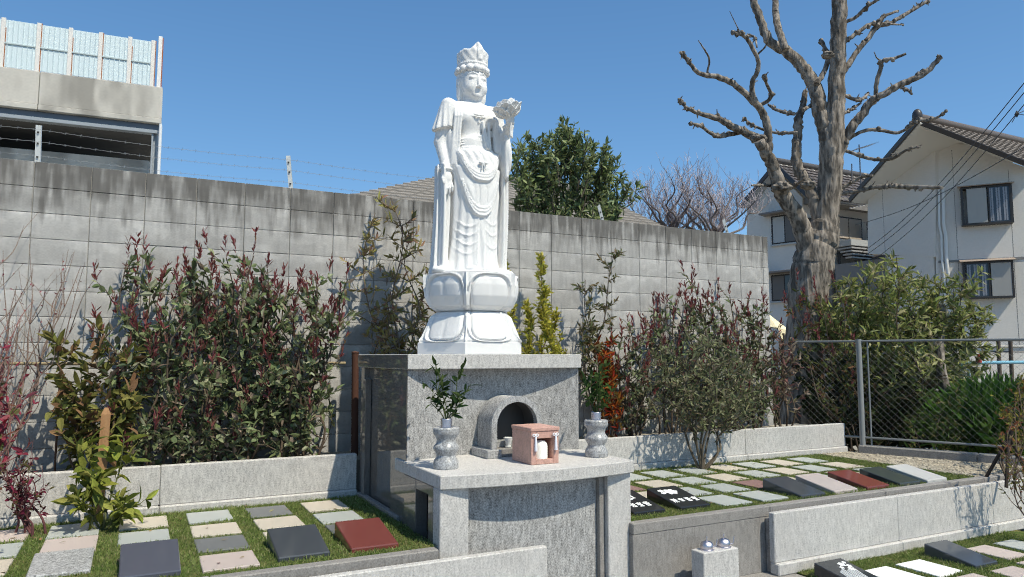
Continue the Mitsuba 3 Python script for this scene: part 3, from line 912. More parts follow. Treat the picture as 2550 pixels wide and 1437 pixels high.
C = Field((-.19, -.21, 1.72), (.19, .2, 2.06), 0.0036)
th_n = 13
for k in range(th_n):                                # roll of petals round the brow
    a = 2 * math.pi * (k + .5) / th_n
    C.ell((.114 * math.cos(a), .010 + .124 * math.sin(a), 1.780), (.033, .031, .032), .008)


def crown(x, y, z):
    yy = y - .006
    q = np.sqrt(x ** 2 + (yy * .95) ** 2)
    th = np.arctan2(x, -yy)
    top = 1.948 + .058 * np.exp(-(th / .42) ** 2) + .008 * np.cos(th * 6)
    R = .118 + .085 * (z - 1.79) - .5 * np.maximum(z - 1.93, 0) ** 1.2
    up = np.clip((z - 1.835) / .02, 0, 1)
    rel = .0035 * np.sin(th * 12) * np.sin((z - 1.83) * 60) * up
    grv = -.006 * np.exp(-(np.sin(th * 3 + .5) / .14) ** 2) * up
    band = .005 * np.exp(-((z - 1.826) / .010) ** 2) + .0015 * np.cos(th * 40) * np.exp(-((z - 1.826) / .009) ** 2)
    leaf = .010 * np.exp(-(th / (.26 - .9 * np.maximum(z - 1.84, 0) ** 1.1)) ** 2) * up
    return smax(smax(q - R - rel - grv - band - leaf, z - top, .02), 1.775 - z, .008)


C.union(crown, (-.17, -.18, 1.74), (.17, .17, 2.04), .006)
v, f = C.mesh()
put(statue + '__crown', trimesh.Trimesh(v * [1.06, 1.03, 1] + SO, f, process=False), 'white_marble', True)

# the lotus held in the raised hand
FC = np.array([.222, -.262, 1.345])
L = Field((.0, -.45, 1.26), (.42, -.07, 1.56), 0.0036)


def flat_petal(az, tilt, r, lift):
    """a thin cupped petal: an ellipsoid shell patch leaning outwards from the flower axis"""
    ax = np.array([math.sin(math.radians(-16)), 0, math.cos(math.radians(-16))])
    ex = np.array([ax[2], 0, -ax[0]])
    ey = np.array([0, 1.0, 0])
    out = ex * math.cos(az) + ey * math.sin(az)
    d = out * math.sin(tilt) + ax * math.cos(tilt)
    w = np.cross(ax, out)
    n = np.cross(w, d)
    c = FC + ax * lift + d * r[2] * .92 + out * .012

    def fn(x, y, z):
        X, Y, Z = x - c[0], y - c[1], z - c[2]
        a = X * w[0] + Y * w[1] + Z * w[2]
        b = X * n[0] + Y * n[1] + Z * n[2]
        q = X * d[0] + Y * d[1] + Z * d[2]
        b = b - 3.0 * (a * a) - 1.2 * (q * q)
        wid = r[0] * (1 - .25 * np.clip(q / r[2], -1, 1))
        return (np.sqrt((a / wid) ** 2 + (b / r[1]) ** 2 + (q / r[2]) ** 2) - 1) * r[1]
    L.union(fn, c - r[2] * 1.05, c + r[2] * 1.05, .003, .01)


for k in range(8):
    flat_petal(2 * math.pi * k / 8 + .15, .86, (.074, .011, .080), 0.0)
for k in range(7):
    flat_petal(2 * math.pi * (k + .5) / 7, .42, (.068, .011, .076), .006)
L.ell((FC[0] - .012, FC[1], FC[2] + .062), (.046, .046, .075), .004)
L.cap(FC + [0, 0, -.05], FC + [0, 0, .02], .016, .024, .015)
v, f = L.mesh()
put(statue + '__lotus_flower', trimesh.Trimesh(v + SO, f, process=False), 'white_marble', True)
#MARK
# ------------------------------------------------------------------ foliage builder
def leaf_mesh(P, D, N, L, W, droop=0.12, fold=0.18, simple=False):
    """many leaves at once: P base, D direction, N up side, L length, W width -> (v, f)"""
    D = D / (np.linalg.norm(D, axis=1, keepdims=True) + 1e-9)
    S = np.cross(D, N)
    S /= np.linalg.norm(S, axis=1, keepdims=True) + 1e-9
    N = np.cross(S, D)
    L, W = L[:, None], W[:, None]
    if simple:
        pts = [P, P + D * L * .5 + S * W * .5 + N * W * fold, P + D * L - N * L * droop, P + D * L * .5 - S * W * .5 + N * W * fold]
        tri = [[0, 1, 2], [0, 2, 3]]
    else:
        m1, m2 = P + D * L * .36 - N * L * droop * .13, P + D * L * .70 - N * L * droop * .49
        pts = [P, m1 + S * W * .5 + N * W * fold, m1, m1 - S * W * .5 + N * W * fold, m2 + S * W * .42 + N * W * fold, m2, m2 - S * W * .42 + N * W * fold, P + D * L - N * L * droop]
        tri = [[0, 1, 2], [0, 2, 3], [1, 4, 5], [1, 5, 2], [2, 5, 6], [2, 6, 3], [4, 7, 5], [5, 7, 6]]
    k = len(pts)
    v = np.stack(pts, 1).reshape(-1, 3)
    f = (np.arange(len(P))[:, None, None] * k + np.array(tri)[None]).reshape(-1, 3)
    return v, f, k


def pick(r, palette, n, var=0.25):
    pal = np.array(palette, float)
    c = pal[r.randint(len(pal), size=n)]
    return np.clip(c * (1 + var * (r.rand(n, 1) * 2 - 1)) * (1 + 0.08 * (r.rand(n, 3) - 0.5)), 0.004, 0.95)


def leaves(mb, r, P, D, up, L, W, palette, droop=.12, fold=.18, simple=False, var=.25):
    n = len(P)
    if n == 0:
        return
    N = np.array([0, 0, 1.0]) * up + r.randn(n, 3) * .5
    v, f, k = leaf_mesh(P, D, N, L * (0.55 + 0.85 * r.rand(n) ** 1.3), W * (0.65 + 0.7 * r.rand(n)), droop, fold, simple)
    mb.add((v, f), np.repeat(pick(r, palette, n, var), k, 0))


def along(r, line, n):
    """n random points on a polyline with the tangent there"""
    line = np.asarray(line)
    s = r.rand(n) * (len(line) - 1)
    i = np.minimum(s.astype(int), len(line) - 2)
    w = (s - i)[:, None]
    d = line[i + 1] - line[i]
    return line[i] * (1 - w) + line[i + 1] * w, d / (np.linalg.norm(d, axis=1, keepdims=True) + 1e-9)


def wobble(r, a, b, amp, n=6):
    t = np.linspace(0, 1, n)[:, None]
    p = np.asarray(a) * (1 - t) + np.asarray(b) * t
    return catmull(p + r.randn(n, 3) * amp * np.sin(np.pi * t) ** .5 * np.array([1, 1, .4]), 3)


BARKC, TWIG = (0.10, 0.075, 0.055), (0.13, 0.085, 0.06)
PHOT = [(.16, .20, .095), (.21, .26, .12), (.28, .31, .17), (.18, .23, .12), (.34, .36, .24), (.11, .13, .065), (.23, .18, .14)]
REDS = [(.18, .050, .055), (.22, .070, .075), (.15, .045, .045), (.26, .10, .105), (.20, .08, .07), (.17, .11, .07)]


def bush(key, label, category, stems, seed, twigs=9, twig_len=.35, per_twig=16, leaf=(.085, .034), palette=PHOT, tips=None, up=.5, spread=.9, droop=.15, stem_r=.012, group=None,
         from_t=.25, stem_color=BARKC, lean_up=.6, var=.25, simple=False, mat='leaf'):
    """stems: list of (base, top); twigs leave each stem, leaves sit along twigs, coloured shoots (tips = dict) stand at twig ends"""
    r = np.random.RandomState(seed)
    t = thing(key, label, category, group)
    fol, sh = MB(), MB()
    for base, top in stems:
        base, top = np.array(base, float), np.array(top, float)
        line = wobble(r, base, top, .05 * np.linalg.norm(top - base))
        stem = MB()
        stem.add(tube(line, np.linspace(stem_r, stem_r * .35, len(line)), 6), stem_color)
        ends = [(line[-1], line[-1] - line[-2])]
        for k in range(twigs):
            s = from_t + (1 - from_t) * ((k + r.rand()) / twigs) ** (1.3 if tips else 1.0)
            q = line[min(int(s * (len(line) - 1)), len(line) - 1)]
            d = np.array([r.randn(), r.randn(), 0])
            d = d / np.linalg.norm(d) * spread + np.array([0, 0, lean_up + .5 * r.rand()])
            tl = twig_len * (.6 + .7 * r.rand()) * (1.1 - .5 * s)
            e = q + d / np.linalg.norm(d) * tl
            tw = wobble(r, q, e, .05 * tl, 4)
            stem.add(tube(tw, np.linspace(stem_r * .45, stem_r * .2, len(tw)), 4, False), stem_color)
            P, D = along(r, tw, per_twig)
            dd = D * .5 + r.randn(per_twig, 3) * .65 + np.array([0, 0, .15])
            leaves(fol, r, P, dd, up, leaf[0], leaf[1], palette, droop, simple=simple, var=var)
            if not tips or s > .5 or r.rand() < .4:
                ends.append((tw[-1], tw[-1] - tw[-2]))
        put(t + '__stem', stem, 'tint_matte', True)
        P, D = along(r, line[len(line) // 3:], per_twig)
        leaves(fol, r, P, D * .4 + r.randn(per_twig, 3) * .7, up, leaf[0], leaf[1], palette, droop, simple=simple, var=var)
        if tips:
            for q, d in ends:
                if r.rand() < tips.get('p', .8):
                    n = tips['n']
                    d = d / np.linalg.norm(d) * .4 + np.array([0, 0, 1.0])
                    d /= np.linalg.norm(d)
                    L0 = tips['h'] * (.5 + .8 * r.rand())
                    stem2 = np.array([q, q + d * L0])
                    P = q + d * L0 * r.rand(n, 1)
                    leaves(sh, r, P, d * 1.3 + r.randn(n, 3) * tips.get('open', .42), .2, tips['l'], tips['w'], tips['pal'], .05, .2, simple=simple)
    nm = '__foliage'
    k = put(t + nm, fol, mat, False)
    labels[k] = {'kind': 'stuff'}
    if tips and sh.v:
        k = put(t + '__shoots', sh, mat, False)
        labels[k] = {'kind': 'stuff', 'label': tips.get('label', 'red young shoots standing at the twig ends')}
    return t


# ------------------------------------------------------------------ things on the altar
def vase(label, cx, cy, seed, gcol):
    t = thing('granite_vase', label, 'vase', 'granite flower vases on the altar')
    prof = [(0, 0), (.083, 0), (.087, .008), (.087, .035), (.080, .055), (.066, .075), (.064, .088), (.074, .108), (.085, .128), (.086, .140), (.080, .152), (.067, .168), (.064, .185), (.070, .205), (.085, .225), (.088, .240), (.088, .262),
            (.082, .270), (.045, .270), (.045, .24), (0, .24)]
    put(t + '__body', lathe(prof, 40, (cx, cy, TZ)), 'granite_speckled', 35)
    put(t + '__insert', lathe([(.030, .23), (.036, .27), (.038, .325), (.036, .328), (.032, .325), (.028, .28)], 20, (cx, cy, TZ)), 'steel', 40)
    r = np.random.RandomState(seed)
    b = thing('cut_branches', 'dark green leafy branches standing in the ' + label.split(' vase')[0].split('granite ')[-1] + ' altar vase', 'branches')
    fol = MB()
    base = np.array([cx, cy, TZ + .30])
    for k in range(9):
        a = 2 * math.pi * k / 9 + r.rand()
        h = .18 + .26 * r.rand()
        e = base + np.array([math.cos(a) * (.06 + .14 * r.rand()), math.sin(a) * (.05 + .10 * r.rand()), h])
        line = wobble(r, base, e, .012, 5)
        put(b + '__stem', MB().add(tube(line, np.linspace(.004, .002, len(line)), 5), (.06, .08, .03)), 'tint_matte', True)
        P, D = along(r, line[len(line) // 4:], 13)
        leaves(fol, r, P, D * .5 + r.randn(13, 3) * .6, .6, .070, .025, gcol, .2)
    labels[put(b + '__foliage', fol, 'leaf')] = {'kind': 'stuff'}


vase('grey granite left vase with three bulging rings on the altar table', 1.865, 4.565, 11, [(.02, .04, .016), (.03, .055, .02), (.045, .07, .025), (.06, .085, .03)])
vase('grey granite right vase with three bulging rings on the altar table', 3.075, 4.575, 12, [(.05, .10, .03), (.04, .075, .025), (.07, .11, .035)])

s = thing('arched_stone_hood', 'small grey granite arched hood on a stepped base under the altar ledge', 'incense hood')
x0, x1, yf = 2.345, 2.765, 4.85
cx, R, zb0 = (x0 + x1) / 2, (x1 - x0) / 2, TZ + .062


def arch(Ro, leg_top, n=28):
    a = np.linspace(0, np.pi, n)
    return [(cx - Ro, zb0)] + [(cx - Ro * math.cos(q), leg_top + Ro * math.sin(q)) for q in a] + [(cx + Ro, zb0)]


leg = 1.292 - R
outer, inner = arch(R, leg), arch(R - .036, leg)
ring = outer + inner[::-1]
put(s + '__vault', prism(ring, 'y', yf + .02, 5.11), 'granite_rough', 30)
ring2 = arch(R + .004, leg) + arch(R - .040, leg)[::-1]
put(s + '__front_ring', prism(ring2, 'y', yf, yf + .0195), 'granite_speckled', 30)
put(s + '__back_wall', prism(arch(R - .0365, leg), 'y', 5.06, 5.09), 'tint_satin', False, color=(.035, .035, .036), label='back of the hood coloured dark for its inner shade')  # near black colour paints the shade deep inside the hood
put(s + '__lining', prism(arch(R - .0365, leg) + arch(R - .042, leg)[::-1], 'y', yf + .06, 5.055), 'tint_satin', False, color=(.06, .06, .06))  # added liner, its dark colour stands for shade under the vault
put(s + '__base', box(x0 - .055, x0 + .062, yf - .035, 5.10, TZ + .001, zb0 - .001, .004), 'granite_speckled')
put(s + '__base', box(x0 + .063, x1 + .055, yf + .012, 5.10, TZ + .001, zb0 - .002, .004), 'granite_grey')
put(s + '__inner_step', box(x0 + .04, x1 - .04, yf + .10, 5.05, zb0, zb0 + .045, .004), 'granite_speckled')
cup = thing('white_cup', 'small white porcelain cup inside the arched granite hood', 'cup')
put(cup + '__bowl', lathe([(0, 0), (.022, 0), (.022, .012), (.016, .02), (.028, .05), (.036, .075), (.033, .075), (.025, .05), (0, .03)], 28, (2.505, yf + .055, zb0)), 'tint_gloss', True, color=(.75, .75, .72))
put(cup + '__rim', lathe([(.0362, .071), (.0368, .076), (.0335, .0765)], 28, (2.505, yf + .055, zb0)), 'tint_gloss', True, color=(.6, .6, .57))

b = thing('candle_box', 'small reddish granite candle box with a square opening on the altar', 'candle box')
bx0, bx1, by0, by1, bz0, bz1 = 2.432, 2.652, 4.415, 4.70, TZ + .0015, 1.102
ox0, ox1, oz0, oz1 = 2.474, 2.612, .884, 1.028
put(b + '__cheek', box(bx0, ox0, by0, by1, bz0, bz1 - .026, .003), 'granite_red')
put(b + '__cheek', box(ox1, bx1, by0, by1, bz0, bz1 - .026, .003), 'granite_red')
put(b + '__sill', box(ox0 + .001, ox1 - .001, by0 + .001, by1 - .001, bz0, oz0, .002), 'granite_red')
put(b + '__lintel', box(ox0 + .001, ox1 - .001, by0 + .001, by1 - .001, oz1, bz1 - .027, .002), 'granite_red')
put(b + '__back', box(ox0 + .001, ox1 - .001, by1 - .03, by1 - .002, oz0 + .001, oz1 - .001), 'granite_red')
put(b + '__lid', box(bx0 - .006, bx1 + .006, by0 - .006, by1 + .006, bz1 - .0255, bz1, .004), 'granite_red')
c = thing('white_candle', 'thick white candle standing in the reddish granite box', 'candle')
put(c + '__body', lathe([(0, 0), (.048, 0), (.05, .004), (.05, .085), (.045, .106), (.032, .121), (0, .127)], 32, (2.535, by0 + .055, oz0 + .001)), 'candle_wax', 40)
put(c + '__wick', tube([(2.535, by0 + .055, oz0 + .125), (2.537, by0 + .055, oz0 + .136)], .0015, 6), 'tint_matte', True, color=(.05, .05, .05))
for k, (x, word) in enumerate(((2.462, 'left'), (2.622, 'right'))):
    t = thing('white_tassel', f'white cord tassel hanging at the {word} of the candle box opening', 'tassel')
    y = by0 - .009
    for d in (-1, 1):
        a = np.linspace(0, 2 * np.pi, 13)
        put(t + '__loop', tube(np.c_[x + d * .011 + .011 * np.cos(a), np.full(13, y), 1.052 + .008 * np.sin(a)], .0035, 6), 'tint_matte', True, color=(.78, .78, .80))
    put(t + '__knot', trimesh.creation.icosphere(2, .008).apply_translation([x, y, 1.050]), 'tint_matte', True, color=(.78, .78, .80))
    put(t + '__skirt', lathe([(0, 1.046), (.005, 1.044), (.0075, 1.03), (.009, .99), (.0115, .945), (.0, .942)], 16, (x, y - .004, 0)), 'tint_matte', True, color=(.72, .72, .78))

st = thing('water_stand', 'block shaped grey granite stand with two steel bowls before the terrace wall', 'stand')
put(st + '__block', box(3.575, 3.905, 4.0, 4.13, GZ, .222, .005), 'granite_light')
put(st + '__base', box(3.545, 3.935, 3.97, 4.16, GZ, GZ + .012, .003), 'granite_grey')
for k, (x, word) in enumerate(((3.665, 'left'), (3.825, 'right'))):
    d = thing('steel_bowl', f'domed steel bowl with a small spout, {word} one on the granite stand', 'steel bowl')
    put(d + '__dome', lathe([(.040, 0), (.043, .012), (.046, .026), (.044, .040), (.035, .053), (.018, .061), (0, .063)], 28, (x, 4.065, .2225)), 'steel', 40)
    put(d + '__knob', tube([(x, 4.065, .284), (x, 4.065, .315)], [.004, .006], 10), 'steel', True)
    put(d + '__spout', tube([(x + .038, 4.05, .24), (x + .062, 4.035, .25), (x + .066, 4.03, .30)], [.006, .005, .004], 8), 'steel', True)
    put(d + '__foot', lathe([(0, .0), (.05, .0), (.05, .006), (.041, .010)], 24, (x, 4.065, .2223)), 'steel', 40)

# ------------------------------------------------------------------ block wall with barbed wire
WY, WTOP, WX1 = 6.9, 3.17, 7.40
w = thing('block_wall', 'tall weathered concrete block wall behind the planting bed', 'wall')
put(w + '__core', box(-3.25, WX1 - .006, WY + .006, WY + .145, GZ, WTOP - .006), 'tint_matte', False, color=(.33, .315, .29))
edges = [-0.80 + .405 * k for k in range(-6, 21)] + [WX1]
rb = np.random.RandomState(5)
for row in range(13):
    z1 = WTOP - .21 * row
    for a, b_ in zip(edges[:-1], edges[1:]):
        j = rb.rand() * .004
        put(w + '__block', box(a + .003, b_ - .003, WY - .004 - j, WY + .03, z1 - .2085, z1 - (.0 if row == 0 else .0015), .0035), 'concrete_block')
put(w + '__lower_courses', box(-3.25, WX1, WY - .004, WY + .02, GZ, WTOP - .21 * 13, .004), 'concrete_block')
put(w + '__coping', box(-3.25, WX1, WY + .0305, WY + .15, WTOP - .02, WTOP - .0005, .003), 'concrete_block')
bw = thing('barbed_wire_fence', 'three barbed wire strands on slanting steel posts along the wall top', 'barbed wire')
for x0_, lean in ((-2.75, .0), (-.79, .0), (1.235, -.05), (3.2, -.05), (4.80, -.11), (6.75, -.14)):
    e = np.array([x0_ + lean, WY - .02, WTOP + .30 if x0_ < 4 else WTOP + .16])
    q = np.array([x0_, WY + .05, WTOP - .03])
    d = e - q
    L = np.linalg.norm(d)
    d /= L
    ex = np.array([1, 0, 0]) - d * d[0]
    ex /= np.linalg.norm(ex)
    post = MB()
    post.add(moved(box(-.018, .018, -.0025, .0025, 0, L), frame(q, ex, np.cross(d, ex), d)), (.62, .64, .64))
    post.add(moved(box(.0181, .0225, -.0025, .03, 0, L), frame(q, ex, np.cross(d, ex), d)), (.50, .52, .52))
    pk = put(bw + '__post', post, 'tint_satin')
    for hgt in (.08, .19, .28) if x0_ < 4 else (.08, .15):
        put(pk + '__hook', moved(box(-.007, .007, -.012, -.003, hgt - .007, hgt + .007), frame(q, ex, np.cross(d, ex), d)), 'tint_matte', False, color=(.06, .06, .06))
for k, (dz, dy) in enumerate(((.06, .03), (.17, .006), (.265, -.014))):
    xs = np.linspace(-2.9, 3.2, 120)
    z = WTOP + dz * np.interp(xs, [-3, 4, 7.4], [1, 1, .82]) - .022 * np.sin(np.pi * ((xs + .79) % 2.02) / 2.02)
    line = np.c_[xs, np.full(120, WY + dy), z]
    mb = MB().add(tube(line, .0015, 5), (.30, .31, .32))
    for x in np.arange(-2.8, 3.2, .11):
        zz = np.interp(x, xs, z)
        a = rb.rand() * 3
        for s_ in (0, 1.3):
            dv = np.array([.2, math.cos(a + s_), math.sin(a + s_)]) * .014
            mb.add(tube([np.array([x, WY + dy, zz]) - dv, np.array([x, WY + dy, zz]) + dv], .0013, 3, False), (.36, .37, .38))
    put(bw + '__strand', mb, 'tint_satin')

# ------------------------------------------------------------------ bed furniture
t = thing('bamboo_rail', 'thin weathered bamboo rail tied to rusty rods before the block wall', 'rail')
put(t + '__rail', tube([(-2.6, 6.62, 1.55), (-.3, 6.60, 1.535), (1.7, 6.60, 1.53)], .013, 10), 'tint_matte', True, color=(.30, .24, .15))
for x in (-1.75, -.52, .6):
    put(t + '__rod', tube([(x, 6.63, .6), (x, 6.63, 1.54)], .008, 8), 'tint_matte', True, color=(.14, .08, .055))
t = thing('wooden_stake', 'bare wooden stake standing among the yellow green leaves', 'stake')
put(t + '__post', moved(hull([(-.03, -.02, 0), (.03, -.02, 0), (.03, .02, 0), (-.03, .02, 0), (-.03, -.02, .75), (.03, -.02, .75), (.03, .02, .75), (-.03, .02, .75)]), frame((-.195, 6.10, .42), [1, 0, -.03], [0, 1, 0], [.02, 0, 1])), 'raw_wood')
put(t + '__point', moved(hull([(-.031, -.021, .751), (.031, -.021, .751), (.031, .021, .751), (-.031, .021, .751), (-.012, 0, .80), (.012, 0, .80)]), frame((-.195, 6.10, .42), [1, 0, -.03], [0, 1, 0], [.02, 0, 1])), 'raw_wood')
t = thing('brown_post', 'dark brown timber post standing behind the altar corner', 'post')
put(t + '__post', tube([(1.79, 6.55, .5), (1.775, 6.55, 1.62)], .032, 12), 'tint_matte', True, color=(.085, .04, .028))
put(t + '__cap', lathe([(0, 0), (.034, 0), (.034, .012), (0, .02)], 16, (1.775, 6.55, 1.62)), 'tint_matte', True, color=(.11, .055, .04))

# ------------------------------------------------------------------ shrubs
def stems_from(r, cx, cy, z0, w, d, h, n, base_w=.35):
    out = []
    for k in range(n):
        a = (k + r.rand()) / n * 2 - 1
        bx = cx + a * w * base_w + r.randn() * .04
        tx = cx + a * w + r.randn() * .06
        hh = h * (1 - .22 * abs(a) ** 2) * (.80 + .25 * r.rand())
        out.append(((bx, cy + (r.rand() - .5) * d * .4, z0), (tx, cy + (r.rand() - .5) * d, z0 + hh)))
    return out


R = np.random.RandomState
TIPS = dict(n=15, h=.16, l=.062, w=.014, pal=REDS, p=.75, open=.46)
bush('photinia', 'dense red tipped photinia at the left end of the bed', 'shrub', stems_from(R(21), .20, 6.55, .68, .42, .30, 1.78, 9), 21, twigs=16, twig_len=.36, per_twig=12, tips=TIPS, from_t=.04)
bush('photinia', 'dense red tipped photinia in the middle of the left bed', 'shrub', stems_from(R(22), .76, 6.55, .68, .38, .30, 1.82, 9), 22, twigs=16, twig_len=.36, per_twig=12, tips=TIPS, from_t=.04)
bush('photinia', 'dense red tipped photinia beside the brown post', 'shrub', stems_from(R(23), 1.28, 6.55, .68, .36, .28, 1.72, 8), 23, twigs=16, twig_len=.34, per_twig=12, tips=TIPS, from_t=.04)
TIPR = dict(TIPS, pal=REDS + [(.30, .10, .09)])
GPH = PHOT + [(.15, .16, .10), (.17, .15, .10)]
bush('photinia', 'leggy photinia with red shoots next to the flame coloured shrub', 'shrub', stems_from(R(36), 4.92, 6.56, .68, .26, .22, 1.50, 6), 36, twigs=12, twig_len=.30, per_twig=10, tips=TIPR, leaf=(.078, .028), palette=GPH, from_t=.1)
bush('photinia', 'tall photinia with many red shoots centred behind the grey green shrub', 'shrub', stems_from(R(37), 5.95, 6.58, .68, .40, .24, 1.78, 8), 37, twigs=13, twig_len=.32, per_twig=10, tips=TIPR, leaf=(.078, .028), palette=GPH, from_t=.1)
bush('photinia', 'thinner photinia with red shoots nearest the wall end', 'shrub', stems_from(R(24), 6.62, 6.55, .68, .50, .26, 1.72, 9), 24, twigs=14, twig_len=.34, per_twig=11, tips=dict(TIPS, pal=REDS + [(.30, .10, .09)]), leaf=(.08, .028), from_t=.06,
     palette=PHOT + [(.10, .11, .065), (.12, .10, .06)])
bush('photinia', 'small photinia with red shoots behind the leaning grey green shrub', 'shrub', stems_from(R(25), 5.45, 6.58, .68, .45, .24, 1.62, 7), 25, twigs=9, twig_len=.32, per_twig=9, tips=dict(TIPS, p=.7), leaf=(.075, .028), palette=PHOT + [(.10, .12, .08)])
FIRE = [(.30, .05, .015), (.34, .09, .02), (.22, .03, .02), (.25, .12, .03), (.14, .10, .03)]
bush('flame_shrub', 'slim shrub with orange red upright leaves beside the right vase', 'shrub', stems_from(R(26), 4.47, 6.52, .68, .18, .16, 1.20, 5), 26, twigs=10, twig_len=.22, per_twig=18, leaf=(.10, .022), palette=FIRE, up=.2, spread=.6, lean_up=1.3, droop=.05, from_t=.1)
YELL = [(.42, .38, .05), (.48, .43, .08), (.34, .34, .05), (.26, .28, .06), (.50, .45, .12)]
bush('golden_conifer', 'slender golden yellow column shaped shrub right of the statue', 'shrub', [((3.75, 6.6, .68), (3.78, 6.62, 2.66)), ((3.70, 6.6, .68), (3.60, 6.6, 2.15)), ((3.80, 6.6, .68), (3.98, 6.6, 2.05)), ((3.75, 6.55, .68), (3.74, 6.5, 2.3))], 27, twigs=30, twig_len=.20, per_twig=30,
     leaf=(.065, .018), palette=YELL, up=.2, spread=.55, lean_up=1.4, droop=.02, from_t=.12, stem_r=.009)
bush('golden_conifer', 'golden yellow shrub half hidden behind the lotus pedestal', 'shrub', [((3.25, 6.6, .68), (3.30, 6.6, 2.58)), ((3.2, 6.6, .68), (3.12, 6.6, 2.0)), ((3.32, 6.6, .68), (3.46, 6.6, 2.12))], 28, twigs=24, twig_len=.18, per_twig=28,
     leaf=(.065, .018), palette=YELL, up=.2, spread=.55, lean_up=1.4, droop=.02, from_t=.12, stem_r=.009)
DRY = [(.32, .26, .11), (.26, .22, .09), (.37, .28, .15), (.28, .17, .12), (.21, .20, .09), (.34, .32, .11)]
bush('slender_tree', 'slender young tree with drooping bronze leaves left of the statue', 'sapling', [((2.12, 6.62, .68), (1.96, 6.62, 2.95)), ((2.15, 6.6, .68), (2.35, 6.6, 2.85)), ((2.1, 6.6, .68), (2.12, 6.65, 3.12)), ((2.2, 6.6, .68), (2.05, 6.55, 2.2))], 29, twigs=17, twig_len=.28, per_twig=11,
     leaf=(.090, .022), palette=DRY, up=-.1, spread=1.0, lean_up=.2, droop=.35, from_t=.42, stem_r=.011, stem_color=(.16, .12, .09))
bush('slender_tree', 'slender young tree with bronze leaves close beside the pedestal', 'sapling', [((2.52, 6.62, .68), (2.48, 6.62, 2.5)), ((2.55, 6.6, .68), (2.62, 6.6, 2.15)), ((2.45, 6.6, .68), (2.38, 6.6, 1.95))], 30, twigs=14, twig_len=.24, per_twig=16,
     leaf=(.085, .022), palette=DRY + [(.20, .18, .04)], up=-.1, spread=.9, lean_up=.3, droop=.3, from_t=.25, stem_r=.009, stem_color=(.16, .12, .09))
bush('slender_tree', 'lanky sapling with a tufted top between altar and right photinias', 'sapling', [((4.33, 6.55, .68), (4.72, 6.6, 2.80)), ((4.33, 6.55, .68), (4.30, 6.58, 2.42)), ((4.35, 6.55, .68), (4.24, 6.6, 1.95))], 31, twigs=11, twig_len=.24, per_twig=20,
     leaf=(.075, .018), palette=[(.13, .13, .06), (.16, .14, .07), (.09, .11, .055), (.20, .16, .09)], up=0, spread=.9, lean_up=.3, droop=.3, from_t=.45, stem_r=.012, stem_color=(.15, .12, .10))
OLV = [(.22, .23, .12), (.16, .18, .09), (.24, .25, .14), (.29, .29, .19), (.13, .15, .08), (.22, .19, .13)]
bush('olive', 'open grey green shrub rooted in the right lawn before the kerb wall', 'shrub',
     [((5.27, 5.93, LZ), (4.80, 6.0, 1.62)), ((5.29, 5.92, LZ), (5.08, 5.86, 1.85)), ((5.31, 5.92, LZ), (5.55, 5.9, 1.75)), ((5.32, 5.93, LZ), (5.85, 6.0, 1.55)), ((5.34, 5.94, LZ), (6.12, 5.92, 1.38)), ((5.28, 5.9, LZ), (5.35, 5.75, 1.6)), ((5.33, 5.9, LZ), (5.80, 5.82, 1.2)), ((5.3, 5.9, LZ), (5.0, 5.8, 1.25))],
     32, twigs=18, twig_len=.42, per_twig=17, leaf=(.080, .019), palette=OLV, up=.2, spread=1.0, lean_up=.3, droop=.12, from_t=.42, stem_r=.014, stem_color=(.12, .10, .075))
bush('bleached_shrub', 'pale dry shrub with pinkish leaves at the end of the block wall', 'shrub', stems_from(R(33), 7.18, 6.5, .68, .18, .2, 1.25, 5), 33, twigs=9, twig_len=.26, per_twig=14, leaf=(.085, .022), palette=[(.26, .21, .16), (.32, .25, .20), (.20, .10, .09), (.15, .14, .08)], up=0, droop=.3, lean_up=.3)
YG = [(.22, .24, .045), (.28, .31, .065), (.17, .19, .04), (.33, .33, .09), (.12, .15, .04)]
bush('aucuba', 'low bright yellow green broad leaved shrub before the left kerb wall', 'shrub', [((-.17, 5.80, LZ), (-.34, 5.85, 1.0)), ((-.15, 5.8, LZ), (-.05, 5.82, 1.02)), ((-.16, 5.8, LZ), (-.20, 5.72, .80)), ((-.14, 5.78, LZ), (.02, 5.66, .58)), ((-.18, 5.78, LZ), (-.30, 5.68, .66))], 34, twigs=7, twig_len=.17, per_twig=6,
     leaf=(.12, .042), palette=YG, up=.8, spread=1.0, lean_up=.4, droop=.25, from_t=.30, stem_r=.008, stem_color=(.10, .11, .05))
bush('aucuba', 'taller olive green broad leaved shrub behind the wooden stake', 'shrub', [((-.35, 6.42, .68), (-.52, 6.4, 1.72)), ((-.30, 6.4, .68), (-.28, 6.38, 1.80)), ((-.28, 6.4, .68), (-.05, 6.36, 1.62)), ((-.3, 6.4, .68), (-.40, 6.3, 1.3)), ((-.25, 6.4, .68), (-.02, 6.3, 1.25))], 35, twigs=13, twig_len=.28, per_twig=12,
     leaf=(.11, .038), palette=[(.15, .15, .045), (.19, .17, .055), (.11, .125, .04), (.23, .22, .07), (.22, .13, .07)], up=.7, spread=1.0, lean_up=.5, droop=.25, from_t=.2, stem_r=.009)


